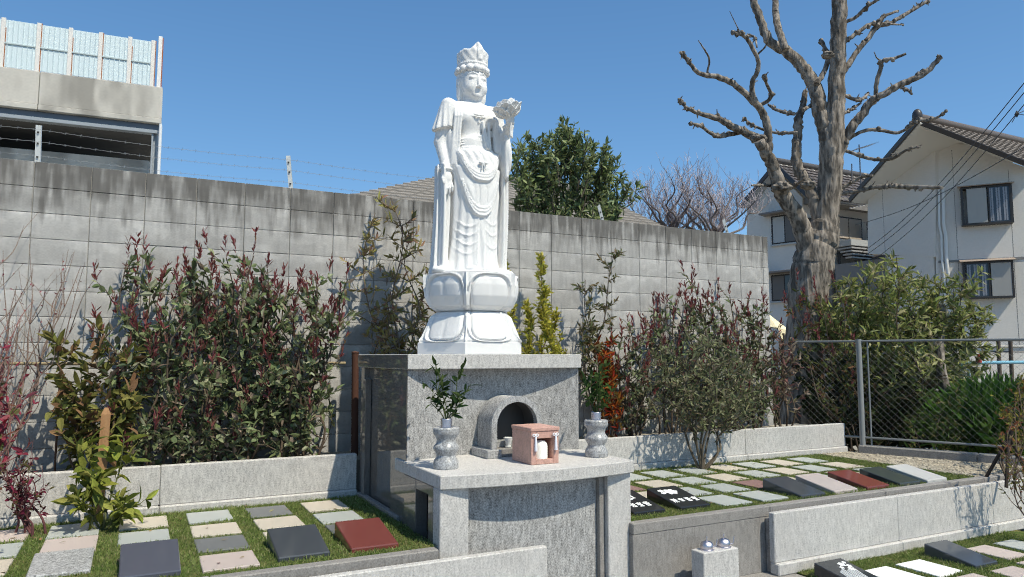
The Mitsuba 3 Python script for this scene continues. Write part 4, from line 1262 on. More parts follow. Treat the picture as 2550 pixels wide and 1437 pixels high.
def twig_bush(key, label, base, seed, n, h, w, color, leaf_n, pal, leafsz=(.03, .016), low=0.0, high=1.0, lean=0.0):
    """a leafless shrub: forking upright twigs with a few small leaves"""
    r = np.random.RandomState(seed)
    t = thing(key, label, 'shrub')
    fol = MB()
    base = np.array(base, float)
    for k in range(n):
        a = r.rand() * 2 * np.pi
        e = base + np.array([math.cos(a) * w * r.rand() ** .5 + lean, math.sin(a) * w * .6 * r.rand(), h * (.65 + .4 * r.rand())])
        line = wobble(r, base + np.array([r.randn() * .05, r.randn() * .04, 0]), e, .03, 6)
        st_ = MB().add(tube(line, np.linspace(.009, .0025, len(line)), 5, False), color)
        for m in range(6):
            i = r.randint(len(line) // 4, len(line) - 1)
            d = np.array([r.randn() * .5, r.randn() * .4, .9])
            tl = h * .32 * (.4 + .8 * r.rand())
            tw = wobble(r, line[i], line[i] + d / np.linalg.norm(d) * tl, .02, 4)
            st_.add(tube(tw, np.linspace(.0042, .0014, len(tw)), 4, False), np.array(color) * 1.15)
            sub = tw[len(tw) // 2]
            tw2 = np.array([sub, sub + np.array([r.randn() * .07, r.randn() * .05, .12 * (.5 + r.rand())])])
            st_.add(tube(tw2, .0016, 3, False), np.array(color) * 1.2)
            P, D = along(r, tw, leaf_n)
            ok = ((P[:, 2] - base[2]) / h >= low) & ((P[:, 2] - base[2]) / h <= high)
            leaves(fol, r, P[ok], D[ok] * .4 + r.randn(ok.sum(), 3) * .6, .4, leafsz[0], leafsz[1], pal, .15)
        put(t + '__stem', st_, 'tint_matte', True)
    if fol.v:
        labels[put(t + '__foliage', fol, 'leaf')] = {'kind': 'stuff'}
    return t


PINKS = [(.28, .05, .08), (.22, .04, .06), (.34, .10, .12), (.16, .05, .05)]
twig_bush('bare_shrub', 'tall thin bare shrub with reddish twig tips before the block wall', (-.92, 6.5, .68), 41, 12, 1.72, .52, (.22, .16, .13), 4, PINKS, (.022, .010), .0, 1.0, .10)
twig_bush('nandina', 'red leaved nandina beside the bare shrub at the picture edge', (-.95, 6.0, LZ), 42, 10, 1.25, .38, (.20, .09, .08), 12, PINKS + [(.10, .09, .04)], (.045, .018), .35, 1.0)
twig_bush('nandina', 'red leaved nandina low at the left lawn corner', (-.92, 4.95, LZ), 43, 16, .95, .34, (.18, .07, .065), 13, PINKS + [(.30, .03, .04), (.13, .13, .05), (.18, .08, .05)], (.062, .026), .1, 1.0)
twig_bush('nandina', 'red and green leaved nandina in the nearest left corner of the left lawn', (-1.10, 4.50, LZ), 45, 12, .70, .26, (.18, .08, .07), 12, PINKS + [(.28, .04, .05), (.16, .16, .06), (.24, .10, .05)], (.062, .026), .05, 1.0)
twig_bush('nandina', 'dark red nandina clump in the shade by the left kerb wall', (-.62, 5.85, LZ), 44, 6, .50, .20, (.12, .05, .05), 9, [(.18, .03, .06), (.12, .03, .04), (.08, .07, .03)], (.04, .016), .1, 1.0)
#MARK
# ------------------------------------------------------------------ grass blades (countless)
def lawn_grass(key, label, x0, x1, y0, y1, z, n, rects, seed, h=.025):
    r = np.random.RandomState(seed)
    P = np.c_[x0 + (x1 - x0) * r.rand(n), y0 + (y1 - y0) * r.rand(n), np.full(n, z - .004)]
    ok = np.ones(n, bool)
    for a, b, c, d in rects:
        m = .006
        ok &= ~((P[:, 0] > a + m) & (P[:, 0] < b - m) & (P[:, 1] > c + m) & (P[:, 1] < d - m))
    P = P[ok]
    n = len(P)
    patch = meshkit.fbm(P * [3, 3, 0], 3, seed)
    D = np.c_[r.randn(n, 2) * .42, np.ones(n)]
    N = np.c_[r.randn(n, 2), np.zeros(n)]
    L = h * (.45 + .9 * r.rand(n)) * (.6 + .8 * patch)
    v, f, k = leaf_mesh(P, D, N, L, np.full(n, .0042), .3, .0, True)
    pal = np.array([(.19, .25, .075), (.24, .30, .10), (.15, .21, .06), (.32, .34, .15), (.38, .36, .21)])
    w = r.choice(5, n, p=[.33, .29, .2, .12, .06])
    c = pal[w] * (.75 + .5 * patch[:, None]) * (.8 + .4 * r.rand(n, 1))
    put(key, MB().add((v, f), np.repeat(c, k, 0)), 'leaf', label=label, category='grass', kind='stuff')


lawn_grass('grass', 'short green grass between the slabs of the left lawn', -1.6, 1.72, 4.34, 6.18, LZ, 52000, slab_rects['l'], 51)
lawn_grass('grass', 'short green grass between the slabs of the right lawn', 3.20, 7.36, 4.34, 6.18, LZ, 60000, slab_rects['r'], 52)
lawn_grass('grass', 'short green grass round the white slabs of the lower lawn', 4.62, 7.4, 2.9, 4.12, WZ, 30000, slab_rects['w'], 53)
r = np.random.RandomState(55)
fl = MB()
n = 90
P = np.c_[np.where(r.rand(n) < .4, -1.2 + 2.9 * r.rand(n), 3.3 + 3.9 * r.rand(n)), 4.4 + 1.75 * r.rand(n), np.full(n, LZ + .020)]
v, f, k = leaf_mesh(P, np.c_[r.randn(n, 2), r.randn(n) * .12], np.c_[r.randn(n, 2) * .25, np.ones(n)], .028 + .03 * r.rand(n), .010 + .010 * r.rand(n), .1, .12)
fl.add((v, f), np.repeat(pick(r, [(.20, .12, .05), (.26, .18, .08), (.16, .07, .05), (.22, .21, .10)], n), k, 0))
put('fallen_leaves', fl, 'leaf_matte', label='small dry brown leaves fallen on the upper lawns', category='leaves', kind='stuff')
r = np.random.RandomState(54)
mb = MB()
ico = trimesh.creation.icosphere(0)
for k in range(900):
    x, y = 7.30 + 1.4 * r.rand(), 4.35 + 1.8 * r.rand()
    if (x - 7.93) * 1.6 + (y - 6.06) * .69 < 0:
        s = .006 + .012 * r.rand() ** 2
        v = np.array(ico.vertices) * s * (.6 + .6 * r.rand(3)) + [x, y, LZ + .006]
        mb.add((v, ico.faces), np.array((.36, .32, .25)) * (.6 + .7 * r.rand()))
put('gravel', mb, 'tint_matte', label='loose tan pebbles lying on the strip by the wire fence', category='gravel', kind='stuff')

# ------------------------------------------------------------------ wire fence on the right
fa, fb = np.array([7.69, 6.62]), np.array([9.17, 3.18])
fd = (fb - fa) / np.linalg.norm(fb - fa)
fn_ = np.array([fd[1], -fd[0]])
FL = np.linalg.norm(fb - fa)
t = thing('wire_fence', 'grey chain link fence on a low concrete kerb beside the gravel', 'fence')
FM = frame(np.array([fa[0], fa[1], 0]), [fd[0], fd[1], 0], [-fn_[0], -fn_[1], 0], [0, 0, 1])
for a, b_ in ((.62, 1.85), (1.85, 3.0), (3.0, FL)):
    put(t + '__kerb', moved(box(a + .002, b_ - .002, -.07, .09, .10, .505, .008), FM), 'granite_grey')
for a in (.66, 3.55):
    put(t + '__post', moved(tube([(a, 0, .5), (a, 0, 1.80)], .034, 14), FM), 'tint_satin', True, color=(.24, .25, .25))
put(t + '__post', moved(tube([(.76, 0, .5), (.76, 0, 1.76)], .010, 8), FM), 'tint_satin', True, color=(.24, .25, .25))
for z in (.60, 1.775):
    put(t + '__rail', moved(tube([(-.1, 0, z), (FL, 0, z)], .014, 10), FM), 'tint_satin', True, color=(.20, .21, .21))
mb = MB()
for s in (-1, 1):
    for u in np.arange(-1.3, FL + 1.3, .082):
        p, q = np.array([u, .006 * s, .61]), np.array([u + s * 1.15, .006 * s, 1.76])
        lo, hi = -.05, FL
        tt = [(lo - p[0]) / (q[0] - p[0]), (hi - p[0]) / (q[0] - p[0])]
        t0, t1 = max(0, min(tt)), min(1, max(tt))
        if t1 - t0 > .02:
            mb.add(tube([p + (q - p) * t0, p + (q - p) * t1], .0012, 3, False), (.2, .2, .2))
v, f, c = mb.get()
k = put(t + '__mesh_wire', moved((v, f), FM), 'tint_satin', True, color=(.17, .175, .17))
labels[k] = {'kind': 'stuff'}

# ------------------------------------------------------------------ big pruned tree
TD = 11.0
t = thing('pruned_tree', 'tall leafless tree with grey bark and knobbly pruned branches', 'tree')
rt_ = np.random.RandomState(61)


def limb(name, pts, dz=0.0, knobs=0, sides=12):
    """pts: (x, y, width) in the survey photograph; dz: how far the tip stands behind (+) or before (-) the trunk"""
    n = len(pts)
    q = [at(x, y, d=TD + dz * (i / (n - 1)) ** 1.3) for i, (x, y, w) in enumerate(pts)]
    w = [p[2] / 1800 * TD / 2 * .98 for p in pts]
    k = 7 if sides >= 12 else 5
    line = catmull(q, k)
    rad = np.interp(np.linspace(0, n - 1, len(line)), np.arange(n), w)
    L = np.linalg.norm(np.diff(line, axis=0), axis=1).sum()
    line = line + rt_.randn(*line.shape) * np.minimum(rad * .10, .008)[:, None]
    v, f = tube(line, rad, sides)
    ctr = np.repeat(line, sides, 0)
    ctr = np.vstack([ctr, line[0], line[-1]])
    nz = meshkit.fbm(v * [20, 20, 0.55], 3, 7) - .5
    v = v + (v - ctr) * (nz * .26)[:, None]
    mb = MB().add((v, f))
    if knobs:
        for m in range(int(L * knobs * .65)):
            i = rt_.randint(len(line) // 6, len(line))
            d = rt_.randn(3) + np.array([0, 0, .5])
            d /= np.linalg.norm(d)
            R0 = rad[i]
            s = .018 + .022 * rt_.rand()
            ball = np.array(ico2.vertices) * s * (.7 + .6 * rt_.rand(len(ico2.vertices), 1)) + line[i] + d * R0 * .8
            mb.add((ball, ico2.faces))
            if rt_.rand() < .5:
                mb.add(tube([line[i] + d * R0 * .7, line[i] + d * (R0 + .03 + .06 * rt_.rand())], [.013, .006], 5))
    return put(t + name, mb, 'bark', True if sides >= 12 and not knobs else 50)


ico2 = trimesh.creation.icosphere(1)
limb('__trunk', [(1990, 1120, 112), (1994, 1000, 98), (2003, 850, 92), (2014, 730, 96), (2026, 650, 100), (2046, 590, 80), (2057, 540, 60), (2068, 430, 57), (2072, 350, 58), (2080, 273, 44), (2084, 195, 40), (2087, 117, 38), (2088, 39, 37), (2089, -60, 34), (2090, -160, 24)], sides=24)
limb('__limb', [(2030, 680, 62), (2006, 600, 50), (1989, 548, 43), (1958, 500, 38), (1940, 462, 34), (1926, 420, 30), (1910, 385, 29), (1890, 350, 25)], -.5, sides=16)
limb('__limb', [(2068, 360, 46), (2052, 310, 40), (2041, 273, 37), (2034, 234, 36), (2018, 195, 33), (1990, 158, 30), (1955, 125, 27), (1920, 105, 23), (1905, 80, 21), (1890, 40, 20), (1875, 0, 18), (1862, -60, 14)], .6, sides=16)
limb('__limb', [(2046, 580, 40), (2030, 507, 32), (2014, 460, 28), (1990, 429, 27), (1983, 382, 26), (1987, 331, 22), (1987, 296, 20), (1999, 269, 17), (2006, 226, 13)], .5, 5, sides=14)
limb('__limb', [(2084, 380, 34), (2105, 342, 26), (2127, 312, 23), (2166, 257, 20), (2186, 242, 18), (2244, 210, 16), (2302, 183, 14), (2345, 140, 11)], -.5, 12)
limb('__limb', [(1912, 388, 24), (1914, 351, 22), (1906, 296, 19), (1892, 269, 18), (1878, 249, 16), (1873, 210, 12), (1888, 171, 11), (1885, 144, 10), (1866, 105, 10), (1850, 88, 9), (1823, 82, 6)], -.7, 8)
for pts, dz, kn in [
    ([(1890, 348, 22), (1858, 331, 21), (1827, 316, 19), (1788, 296, 15), (1737, 281, 10), (1710, 268, 7), (1691, 250, 4)], -.9, 16),
    ([(1850, 328, 12), (1800, 338, 12), (1776, 335, 9), (1741, 312, 7), (1718, 308, 5)], -1.0, 16),
    ([(1880, 258, 16), (1843, 222, 15), (1796, 195, 14), (1741, 183, 11), (1714, 152, 9), (1693, 129, 7)], -.4, 16),
    ([(1761, 183, 6), (1766, 148, 5), (1755, 125, 4), (1739, 101, 2)], -.4, 0),
    ([(1889, 265, 11), (1921, 242, 9), (1909, 210, 7), (1903, 191, 5)], -.5, 10),
    ([(1850, 90, 6), (1878, 92, 6), (1885, 118, 4)], -.4, 12), ([(1888, 135, 5), (1908, 112, 4), (1916, 76, 2)], -.4, 2), ([(1842, 80, 3), (1817, 28, 1.6)], -.4, 0),
    ([(1955, 122, 20), (1940, 80, 18), (1932, 35, 17), (1930, -20, 15)], .8, 2),
    ([(1980, 284, 10), (1955, 280, 9), (1932, 273, 8), (1913, 261, 5)], .3, 16), ([(1985, 331, 9), (1950, 331, 8), (1921, 329, 7), (1874, 312, 7), (1850, 292, 4)], .2, 16), ([(1999, 275, 10), (2018, 262, 8), (2040, 240, 8)], .4, 6),
    ([(2034, 210, 15), (2052, 180, 13), (2063, 140, 12), (2053, 118, 9), (2045, 100, 12)], .3, 14),
    ([(2182, 242, 11), (2182, 210, 11), (2193, 171, 10), (2197, 152, 10), (2225, 146, 8), (2256, 134, 6)], -.3, 12), ([(2197, 152, 5), (2184, 145, 3), (2177, 130, 2)], -.3, 0), ([(2235, 214, 8), (2260, 224, 7), (2271, 234, 6)], -.3, 14),
    ([(2100, 180, 17), (2120, 148, 14), (2147, 113, 13), (2186, 66, 13), (2217, 58, 11), (2256, 35, 10), (2310, 2, 8)], .3, 16), ([(2186, 64, 8), (2197, 43, 8), (2236, 27, 6)], .3, 20), ([(2215, 60, 6), (2250, 62, 3)], .3, 6),
    ([(2098, 106, 11), (2135, 82, 10), (2166, 60, 9), (2186, 66, 7)], .1, 20), ([(2098, 58, 10), (2131, 43, 9), (2158, 16, 8), (2193, -4, 6)], -.4, 16),
    ([(2098, 236, 9), (2139, 249, 9), (2162, 234, 6)], .6, 20), ([(2098, 284, 9), (2120, 272, 8), (2143, 257, 6)], .5, 8),
    ([(2098, 356, 11), (2139, 331, 9), (2178, 323, 9), (2232, 331, 8), (2262, 318, 7), (2283, 301, 8), (2326, 296, 7), (2357, 277, 3)], -.8, 16),
    ([(2098, 372, 9), (2147, 390, 9), (2186, 398, 9), (2225, 394, 8), (2256, 374, 6), (2291, 366, 4)], -.9, 16),
    ([(2085, 478, 10), (2139, 444, 8), (2174, 437, 5)], -.4, 14), ([(2085, 484, 11), (2147, 474, 9), (2197, 464, 9), (2244, 466, 10), (2302, 466, 9), (2346, 468, 8)], -1.1, 16),
    ([(1942, 465, 9), (1905, 462, 7), (1872, 462, 4)], -.6, 12), ([(1955, 478, 9), (1980, 462, 8), (2002, 444, 5)], -.4, 4)]:
    limb('__branch', pts, dz, kn, 8)
# swellings where limbs were cut
for x, y, s in ((1945, 468, .13), (2012, 462, .10), (2062, 138, .08), (1888, 345, .10)):
    v = np.array(trimesh.creation.icosphere(3).vertices)
    v = v * s * (.8 + .7 * (meshkit.fbm(v * 2.2, 3, int(x)) - .3))[:, None] * [1.2, 1.2, .7] + at(x, y, d=TD - .3)
    put(t + '__burl', trimesh.Trimesh(v, trimesh.creation.icosphere(3).faces, process=False), 'bark', True)

# ------------------------------------------------------------------ parking building on the left
PD = 24.0
th = math.radians(94.3)
pe = np.array([math.sin(th), math.cos(th), 0])
pn = np.array([-pe[1], pe[0], 0])                   # away from us
pc = at(402, 300, d=PD)
PM = frame(np.array([pc[0], pc[1], 0]), pe, pn, [0, 0, 1])
pz = lambda y: on(402, y, pc, pn)[2]
pu = lambda x, y: float((on(x, y, pc, pn) - pc) @ pe)
UL = -16.0
t = thing('parking_building', 'beige concrete parking building with pale noise panels along its roof edge', 'building')
zt, zm, zbot = pz(217), pz(296), pz(309)
cuts = [UL, pu(97, 215), 0.0]
for a, b_ in zip(cuts[:-1], cuts[1:]):
    put(t + '__parapet', moved(box(a + .008, b_ - .008, 0, .25, zm, zt, .02), PM), 'concrete_cast')
    put(t + '__parapet_ledge', moved(box(a + .008, b_ - .008, -.05, .25, zbot, zm - .004, .015), PM), 'concrete_cast')
put(t + '__roof_deck', moved(box(UL, -.9, .255, 12, zbot + .1, zbot + .35), PM), 'concrete_cast')
zb1, zb2_ = pz(312), pz(333)
put(t + '__edge_beam', moved(box(UL, -.06, .12, .3, zb2_ + .12, zbot - .005, .01), PM), 'tint_satin', False, color=(.12, .14, .17))
put(t + '__edge_beam_flange', moved(box(UL, -.06, .04, .32, zb2_, zb2_ + .115, .008), PM), 'tint_satin', False, color=(.30, .33, .36))
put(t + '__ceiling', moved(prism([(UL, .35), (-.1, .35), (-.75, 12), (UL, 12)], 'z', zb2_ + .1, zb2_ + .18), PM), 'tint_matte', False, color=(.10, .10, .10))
put(t + '__lower_parapet', moved(box(UL, pu(365, 400), 1.2, 1.4, pz(520), pz(400) + .25, .01), PM), 'concrete_cast')
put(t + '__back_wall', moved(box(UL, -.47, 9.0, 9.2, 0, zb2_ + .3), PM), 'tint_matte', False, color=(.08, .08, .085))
put(t + '__floor', moved(box(UL, -.1, .4, 9.0, pz(430) - .3, pz(430)), PM), 'concrete_cast')
col = MB()
u0, u1 = pu(376, 360), pu(393, 360)
for a, b_ in ((u0, u0 + .05), (u1 - .05, u1)):
    col.add(box(a, b_, .1, .35, 0, zb2_ - .002), (.30, .33, .36))
col.add(box(u0 + .0505, u1 - .0505, .2, .24, 0, zb2_ - .002), (.26, .28, .31))
put(t + '__column', col, 'tint_satin')
scene.pop(t + '__column')
v, f, c = col.get()
put(t + '__column', moved((v, f), PM), 'tint_satin', False, color=(.30, .33, .36))
put(t + '__downpipe', moved(tube([(-.02, -.06, 0), (-.02, -.06, zbot - .02)], .045, 12), PM), 'tint_satin', True, color=(.72, .72, .72))
put(t + '__end_wall', moved(box(-.06, .0, .26, .6, 0, zbot + .09), PM), 'tint_matte', False, color=(.66, .66, .65))
fence = thing('noise_fence', 'pale blue ribbed noise panels between rusty white posts on the parking roof', 'fence')
px_posts = [(-75, 28), (8, 46), (97, 60), (176, 72), (251, 85), (324, 96), (382, 104)]
us = [UL + 3] + [pu(x, y) for x, y in px_posts]
ztop, zmid = pz(105), pz(160)
for i, u in enumerate(us[1:]):
    p = MB().add(box(u - .06, u + .06, .06, .10, zt, ztop + .05, .005), (.72, .70, .66))
    v, f, c = p.get()
    put(fence + '__post', moved((v, f), PM), 'tint_satin', False, color=(.70, .67, .63))
    put(fence + '__rust_edge', moved(box(u + .061, u + .085, .07, .12, zt, ztop + .04 - .3 * (i % 2), .003), PM), 'tint_matte', False, color=(.36, .15, .08))
put(fence + '__post', moved(box(-.20, -.08, .05, .18, zt, ztop + .22, .008), PM), 'tint_satin', False, color=(.74, .72, .70))
put(fence + '__rust_edge', moved(box(-.0795, -.05, .06, .15, zt, ztop + .18, .003), PM), 'tint_matte', False, color=(.36, .13, .08))
PANEL = (.60, .69, .72)
for a, b_ in zip(us[:-1], us[1:]):
    for z0, z1 in ((zt + .03, zmid - .025), (zmid + .025, ztop)):
        n = max(3, int(round((b_ - a) / .135)))
        k = put(fence + '__panel', moved(box(a + .065, b_ - .065, .08, .095, z0, z1, .003), PM), 'tint_satin', False, color=PANEL)
        ribs = MB()
        for m in range(1, n):
            x = a + (b_ - a) * m / n
            ribs.add(box(x - .012, x + .012, .058, .084, z0, z1 - .02))
        v, f, c = ribs.get()
        q = put(k + '__ribs', moved((v, f), PM), 'tint_satin', False, color=(.50, .59, .62))
        labels[q] = {'kind': 'stuff'}
    put(fence + '__rail', moved(box(a + .065, b_ - .065, .04, .12, zmid - .0245, zmid + .0245, .004), PM), 'tint_satin', False, color=(.45, .52, .53))

# ------------------------------------------------------------------ tiled low roof, evergreen and bare tree behind the wall
t = thing('tiled_house', 'low house behind the block wall showing only its grey tiled roof', 'house')
e0, e1 = at(872, 487, Y=13.0), at(1660, 566, Y=13.0)
ze = (e0[2] + e1[2]) / 2
g0, g1 = at(1125, 433, Y=15.2), at(1470, 500, Y=15.2)
zg = g0[2]
mb = MB()
rows = 13
for k in range(rows):
    a, b_ = k / rows, (k + 1) / rows
    L0 = np.array([e0[0] * (1 - a) + g0[0] * a, 13.0 * (1 - a) + 15.2 * a, ze * (1 - a) + zg * a + .03])
    R0 = np.array([e1[0] * (1 - a) + g1[0] * a, L0[1], L0[2]])
    L1 = np.array([e0[0] * (1 - b_) + g0[0] * b_, 13.0 * (1 - b_) + 15.2 * b_, ze * (1 - b_) + zg * b_])
    R1 = np.array([e1[0] * (1 - b_) + g1[0] * b_, L1[1], L1[2]])
    n = 60
    s = np.linspace(0, 1, n)[:, None]
    wv = .010 * np.sin(s * 150)
    A, Bq = L0 + (R0 - L0) * s, L1 + (R1 - L1) * s
    A[:, 2:] += wv
    Bq[:, 2:] += wv
    lowr = A - [0, 0, .05]
    i = np.arange(n - 1)
    v = np.vstack([A, Bq, lowr])
    mb.add((v, np.vstack([np.c_[i, i + 1, n + i + 1, n + i], np.c_[2 * n + i, 2 * n + i + 1, i + 1, i]])), np.array((.19, .175, .16)) * (.9 + .2 * rt_.rand()))
labels[put(t + '__roof_tiles', mb, 'tint_matte', False)] = {'kind': 'stuff'}
put(t + '__roof_body', hull([(e0[0], 13.0, ze - .12), (e1[0], 13.0, ze - .12), (e0[0], 17.4, ze - .12), (e1[0], 17.4, ze - .12), (g0[0], 15.2, zg - .03), (g1[0], 15.2, zg - .03), (e0[0], 13.0, ze - .04), (e1[0], 13.0, ze - .04), (e0[0], 17.4, ze - .04), (e1[0], 17.4, ze - .04)]), 'tint_matte', False, color=(.22, .20, .18))
put(t + '__ridge', tube([(g0[0], 15.2, zg + .03), (g1[0], 15.2, zg + .03)], .09, 10), 'tint_matte', True, color=(.22, .205, .185))
put(t + '__wall', box(e0[0] + .6, e1[0] - .6, 13.7, 16.8, -.1, ze - .121), 'stucco')

EV = [(.15, .20, .08), (.20, .25, .10), (.24, .29, .13), (.28, .33, .15), (.17, .21, .11), (.32, .36, .20)]
stems = []
rr = np.random.RandomState(71)
tops = [(1283, 372), (1300, 352), (1322, 345), (1342, 352), (1362, 338), (1383, 330), (1406, 306), (1420, 322), (1443, 338), (1462, 352), (1482, 350), (1514, 360), (1530, 385), (1545, 400), (1552, 430), (1568, 452), (1578, 478),
        (1275, 410), (1275, 450), (1300, 420), (1330, 400), (1360, 385), (1400, 370), (1440, 390), (1475, 400), (1500, 420), (1340, 450), (1390, 430), (1430, 440), (1470, 460), (1520, 460), (1540, 490), (1310, 480), (1360, 490), (1410, 490), (1450, 500), (1500, 500), (1280, 490), (1330, 510), (1390, 520), (1545, 515), (1475, 515)]
for x, y in tops:
    d = 13.0 + rr.randn() * .45
    b = at(1405 + (x - 1405) * .55, y + 120 + 30 * rr.rand(), d=13.0 + rr.randn() * .35)
    stems.append((b, at(x, y + 12, d=d)))
ev = bush('evergreen_tree', 'dense dark evergreen tree rising behind the block wall beside the statue', 'tree', stems, 72, twigs=13, twig_len=.42, per_twig=13, leaf=(.13, .040), palette=EV, up=.3, spread=.55, lean_up=1.0, droop=.12, from_t=.05, stem_r=.016, stem_color=(.07, .06, .045), var=.35)
b0 = at(1405, 800, d=13.0)
put(ev + '__trunk', tube(catmull([(b0[0], b0[1], -.1), (b0[0] + .05, b0[1], 1.5), at(1410, 620, d=13.0), at(1405, 520, d=13.0)], 5), np.linspace(.14, .07, 16), 12), 'bark', True)

t = thing('bare_tree', 'leafless pinkish twiggy tree far behind the block wall', 'tree')
rr = np.random.RandomState(73)
BT = 19.0
for x, y in ((1662, 640), (1775, 640)):
    put(t + '__trunk', tube(catmull([at(x, y + 250, d=BT), at(x, y, d=BT), at(x + 8, y - 60, d=BT)], 4), np.linspace(.13, .09, 9), 10), 'tint_matte', True, color=(.14, .11, .10))
    for k in range(13):
        a = -1.15 + 2.3 * (k + rr.rand()) / 13
        p0 = at(x + 6, y - 50 + 20 * rr.rand(), d=BT + rr.randn() * .2)
        R1 = 120 + 45 * rr.rand()
        p1 = at(x + 6 + math.sin(a) * R1, y - 50 - math.cos(a) * R1 * .95, d=BT + rr.randn() * .8)
        line = wobble(rr, p0, p1, .10, 6)
        mb = MB().add(tube(line, np.linspace(.04, .010, len(line)), 6, False), (.15, .125, .12))
        for m in range(24):
            i = rr.randint(2, len(line))
            d = np.array([rr.randn() * .45, rr.randn() * .45, 1.0])
            q = line[min(i, len(line) - 1)]
            tw = wobble(rr, q, q + d / np.linalg.norm(d) * (.30 + .5 * rr.rand()), .03, 4)
            cc = np.array((.42, .37, .38)) * (.7 + .6 * rr.rand())
            mb.add(tube(tw, np.linspace(.008, .004, len(tw)), 3, False), cc)
            for s_ in range(3):
                j = rr.randint(1, len(tw))
                mb.add(tube([tw[j], tw[j] + np.array([rr.randn() * .09, rr.randn() * .09, .16])], .0045, 3, False), cc * 1.15)
        put(t + '__branch', mb, 'tint_matte', True)
#MARK
# ------------------------------------------------------------------ right house
DKB, SHUT = (.035, .030, .028), (.34, .325, .30)


def wallframe(p, r_):
    """local axes on an upright wall: u along it, v outwards (towards us), z up"""
    r_ = np.array([r_[0], r_[1], 0.0]) / math.hypot(*r_)
    n = np.array([r_[1], -r_[0], 0.0])
    return np.array(p, float), r_, n, frame([p[0], p[1], 0], r_, -n, [0, 0, 1])     # local y runs into the wall


def uz(x, y, wf):
    q = on(x, y, wf[0], wf[2])
    return float((q - wf[0]) @ wf[1]), float(q[2])


def wbox(wf, u0, u1, z0, z1, out0, out1, b=0.0):
    return moved(box(u0, u1, -out1, -out0, z0, z1, b), wf[3])


def wpoly(wf, px, d0, d1):
    """a wall piece whose outline is given by survey pixels, from d0 behind to d1 behind the wall face"""
    return moved(prism([uz(x, y, wf) for x, y in px], 'y', d0, d1), wf[3])


def roof_plane(owner, P00, P10, P11, P01, rows, per, color, seed, name='__roof_tiles'):
    """tiled roof plane: P00-P10 the eave, P01-P11 the ridge; one course after the other, each with rounded tiles"""
    r = np.random.RandomState(seed)
    P00, P10, P11, P01 = [np.array(p, float) for p in (P00, P10, P11, P01)]
    nn = np.cross(P10 - P00, P01 - P00)
    nn *= np.sign(nn[2]) / np.linalg.norm(nn)
    L = np.linalg.norm(P10 - P00)
    n = int(L / per * 6) + 2
    mb = MB()
    s = np.linspace(0, 1, n)[:, None]
    wv = .014 * np.sin(s * L / per * 2 * np.pi) * nn
    for k in range(rows):
        a, b_ = k / rows, (k + 1.08) / rows
        A = (P00 * (1 - a) + P01 * a) * (1 - s) + (P10 * (1 - a) + P11 * a) * s + nn * .055 + wv
        Bq = (P00 * (1 - b_) + P01 * b_) * (1 - s) + (P10 * (1 - b_) + P11 * b_) * s + nn * .01 + wv
        v = np.vstack([A, Bq, A - nn * .05])
        i = np.arange(n - 1)
        f = np.vstack([np.c_[i, i + 1, n + i + 1, n + i], np.c_[2 * n + i, 2 * n + i + 1, i + 1, i]])
        tid = (np.arange(n) / 6).astype(int)
        c = np.array(color) * (.82 + .36 * r.rand(tid.max() + 1, 1))[tid]
        mb.add((v, f), np.vstack([c, c, c]))
    labels[put(owner + name, mb, 'tint_satin', False)] = {'kind': 'stuff'}


def bay_window(owner, wf, x0, x1, y0, y1, depth, panes, rail=True):
    """a projecting window box; panes: list of (x0, x1, 'shutter' | 'glass')"""
    u0, z1 = uz(x0, y0, wf)
    u1, z0 = uz(x1, y1, wf)
    w = put(owner + '__window', wbox(wf, u0, u1, z0 - .05, z0, -.001, depth, .004), 'tint_satin', False, color=DKB)
    put(w + '__frame', wbox(wf, u0, u1, z1 - .05, z1, -.001, depth, .004), 'tint_satin', False, color=DKB)
    for a, b_ in ((u0, u0 + .05), (u1 - .05, u1)):
        put(w + '__frame', wbox(wf, a, b_, z0 + .001, z1 - .051, depth - .05, depth - .001, .004), 'tint_satin', False, color=DKB)
        put(w + '__side', wbox(wf, a + .01, b_ - .01, z0 + .001, z1 - .051, -.001, depth - .052), 'tint_satin', False, color=(.07, .065, .06))
    put(w + '__awning', hull([wf[0] * [1, 1, 0] + wf[1] * u + wf[2] * d + [0, 0, z] for u in (u0 - .06, u1 + .06) for d, z in ((0, z1 + .10), (0, z1 + .04), (depth + .10, z1 + .012), (depth + .10, z1 + .002))]), 'tint_satin', False, color=(.33, .25, .19))
    for xa, xb, kind in panes:
        a, b_ = uz(xa, y0, wf)[0], uz(xb, y0, wf)[0]
        if kind == 'shutter':
            put(w + '__shutter', wbox(wf, a, b_, z0 + .004, z1 - .054, depth - .045, depth - .012, .003), 'tint_satin', False, color=SHUT)
        else:
            put(w + '__pane', wbox(wf, a, b_, z0 + .004, z1 - .054, depth - .040, depth - .034), 'tint_gloss', False, color=(.03, .035, .045))
            n = 9
            for k in range(n):                       # curtain pleats
                if k % 3 != 2:
                    ua, ub = a + (b_ - a) * (k + .1) / n, a + (b_ - a) * (k + .85) / n
                    put(w + '__curtain', wbox(wf, ua, ub, z0 + .03, z1 - .08, depth - .0335, depth - .028), 'tint_satin', False, color=(.25, .26, .29))
            for k in (0, 1):
                m = (b_ if k else a)
                put(w + '__frame', wbox(wf, m - .018, m + .018, z0 + .002, z1 - .0525, depth - .044, depth - .006), 'tint_satin', False, color=DKB)
    return w


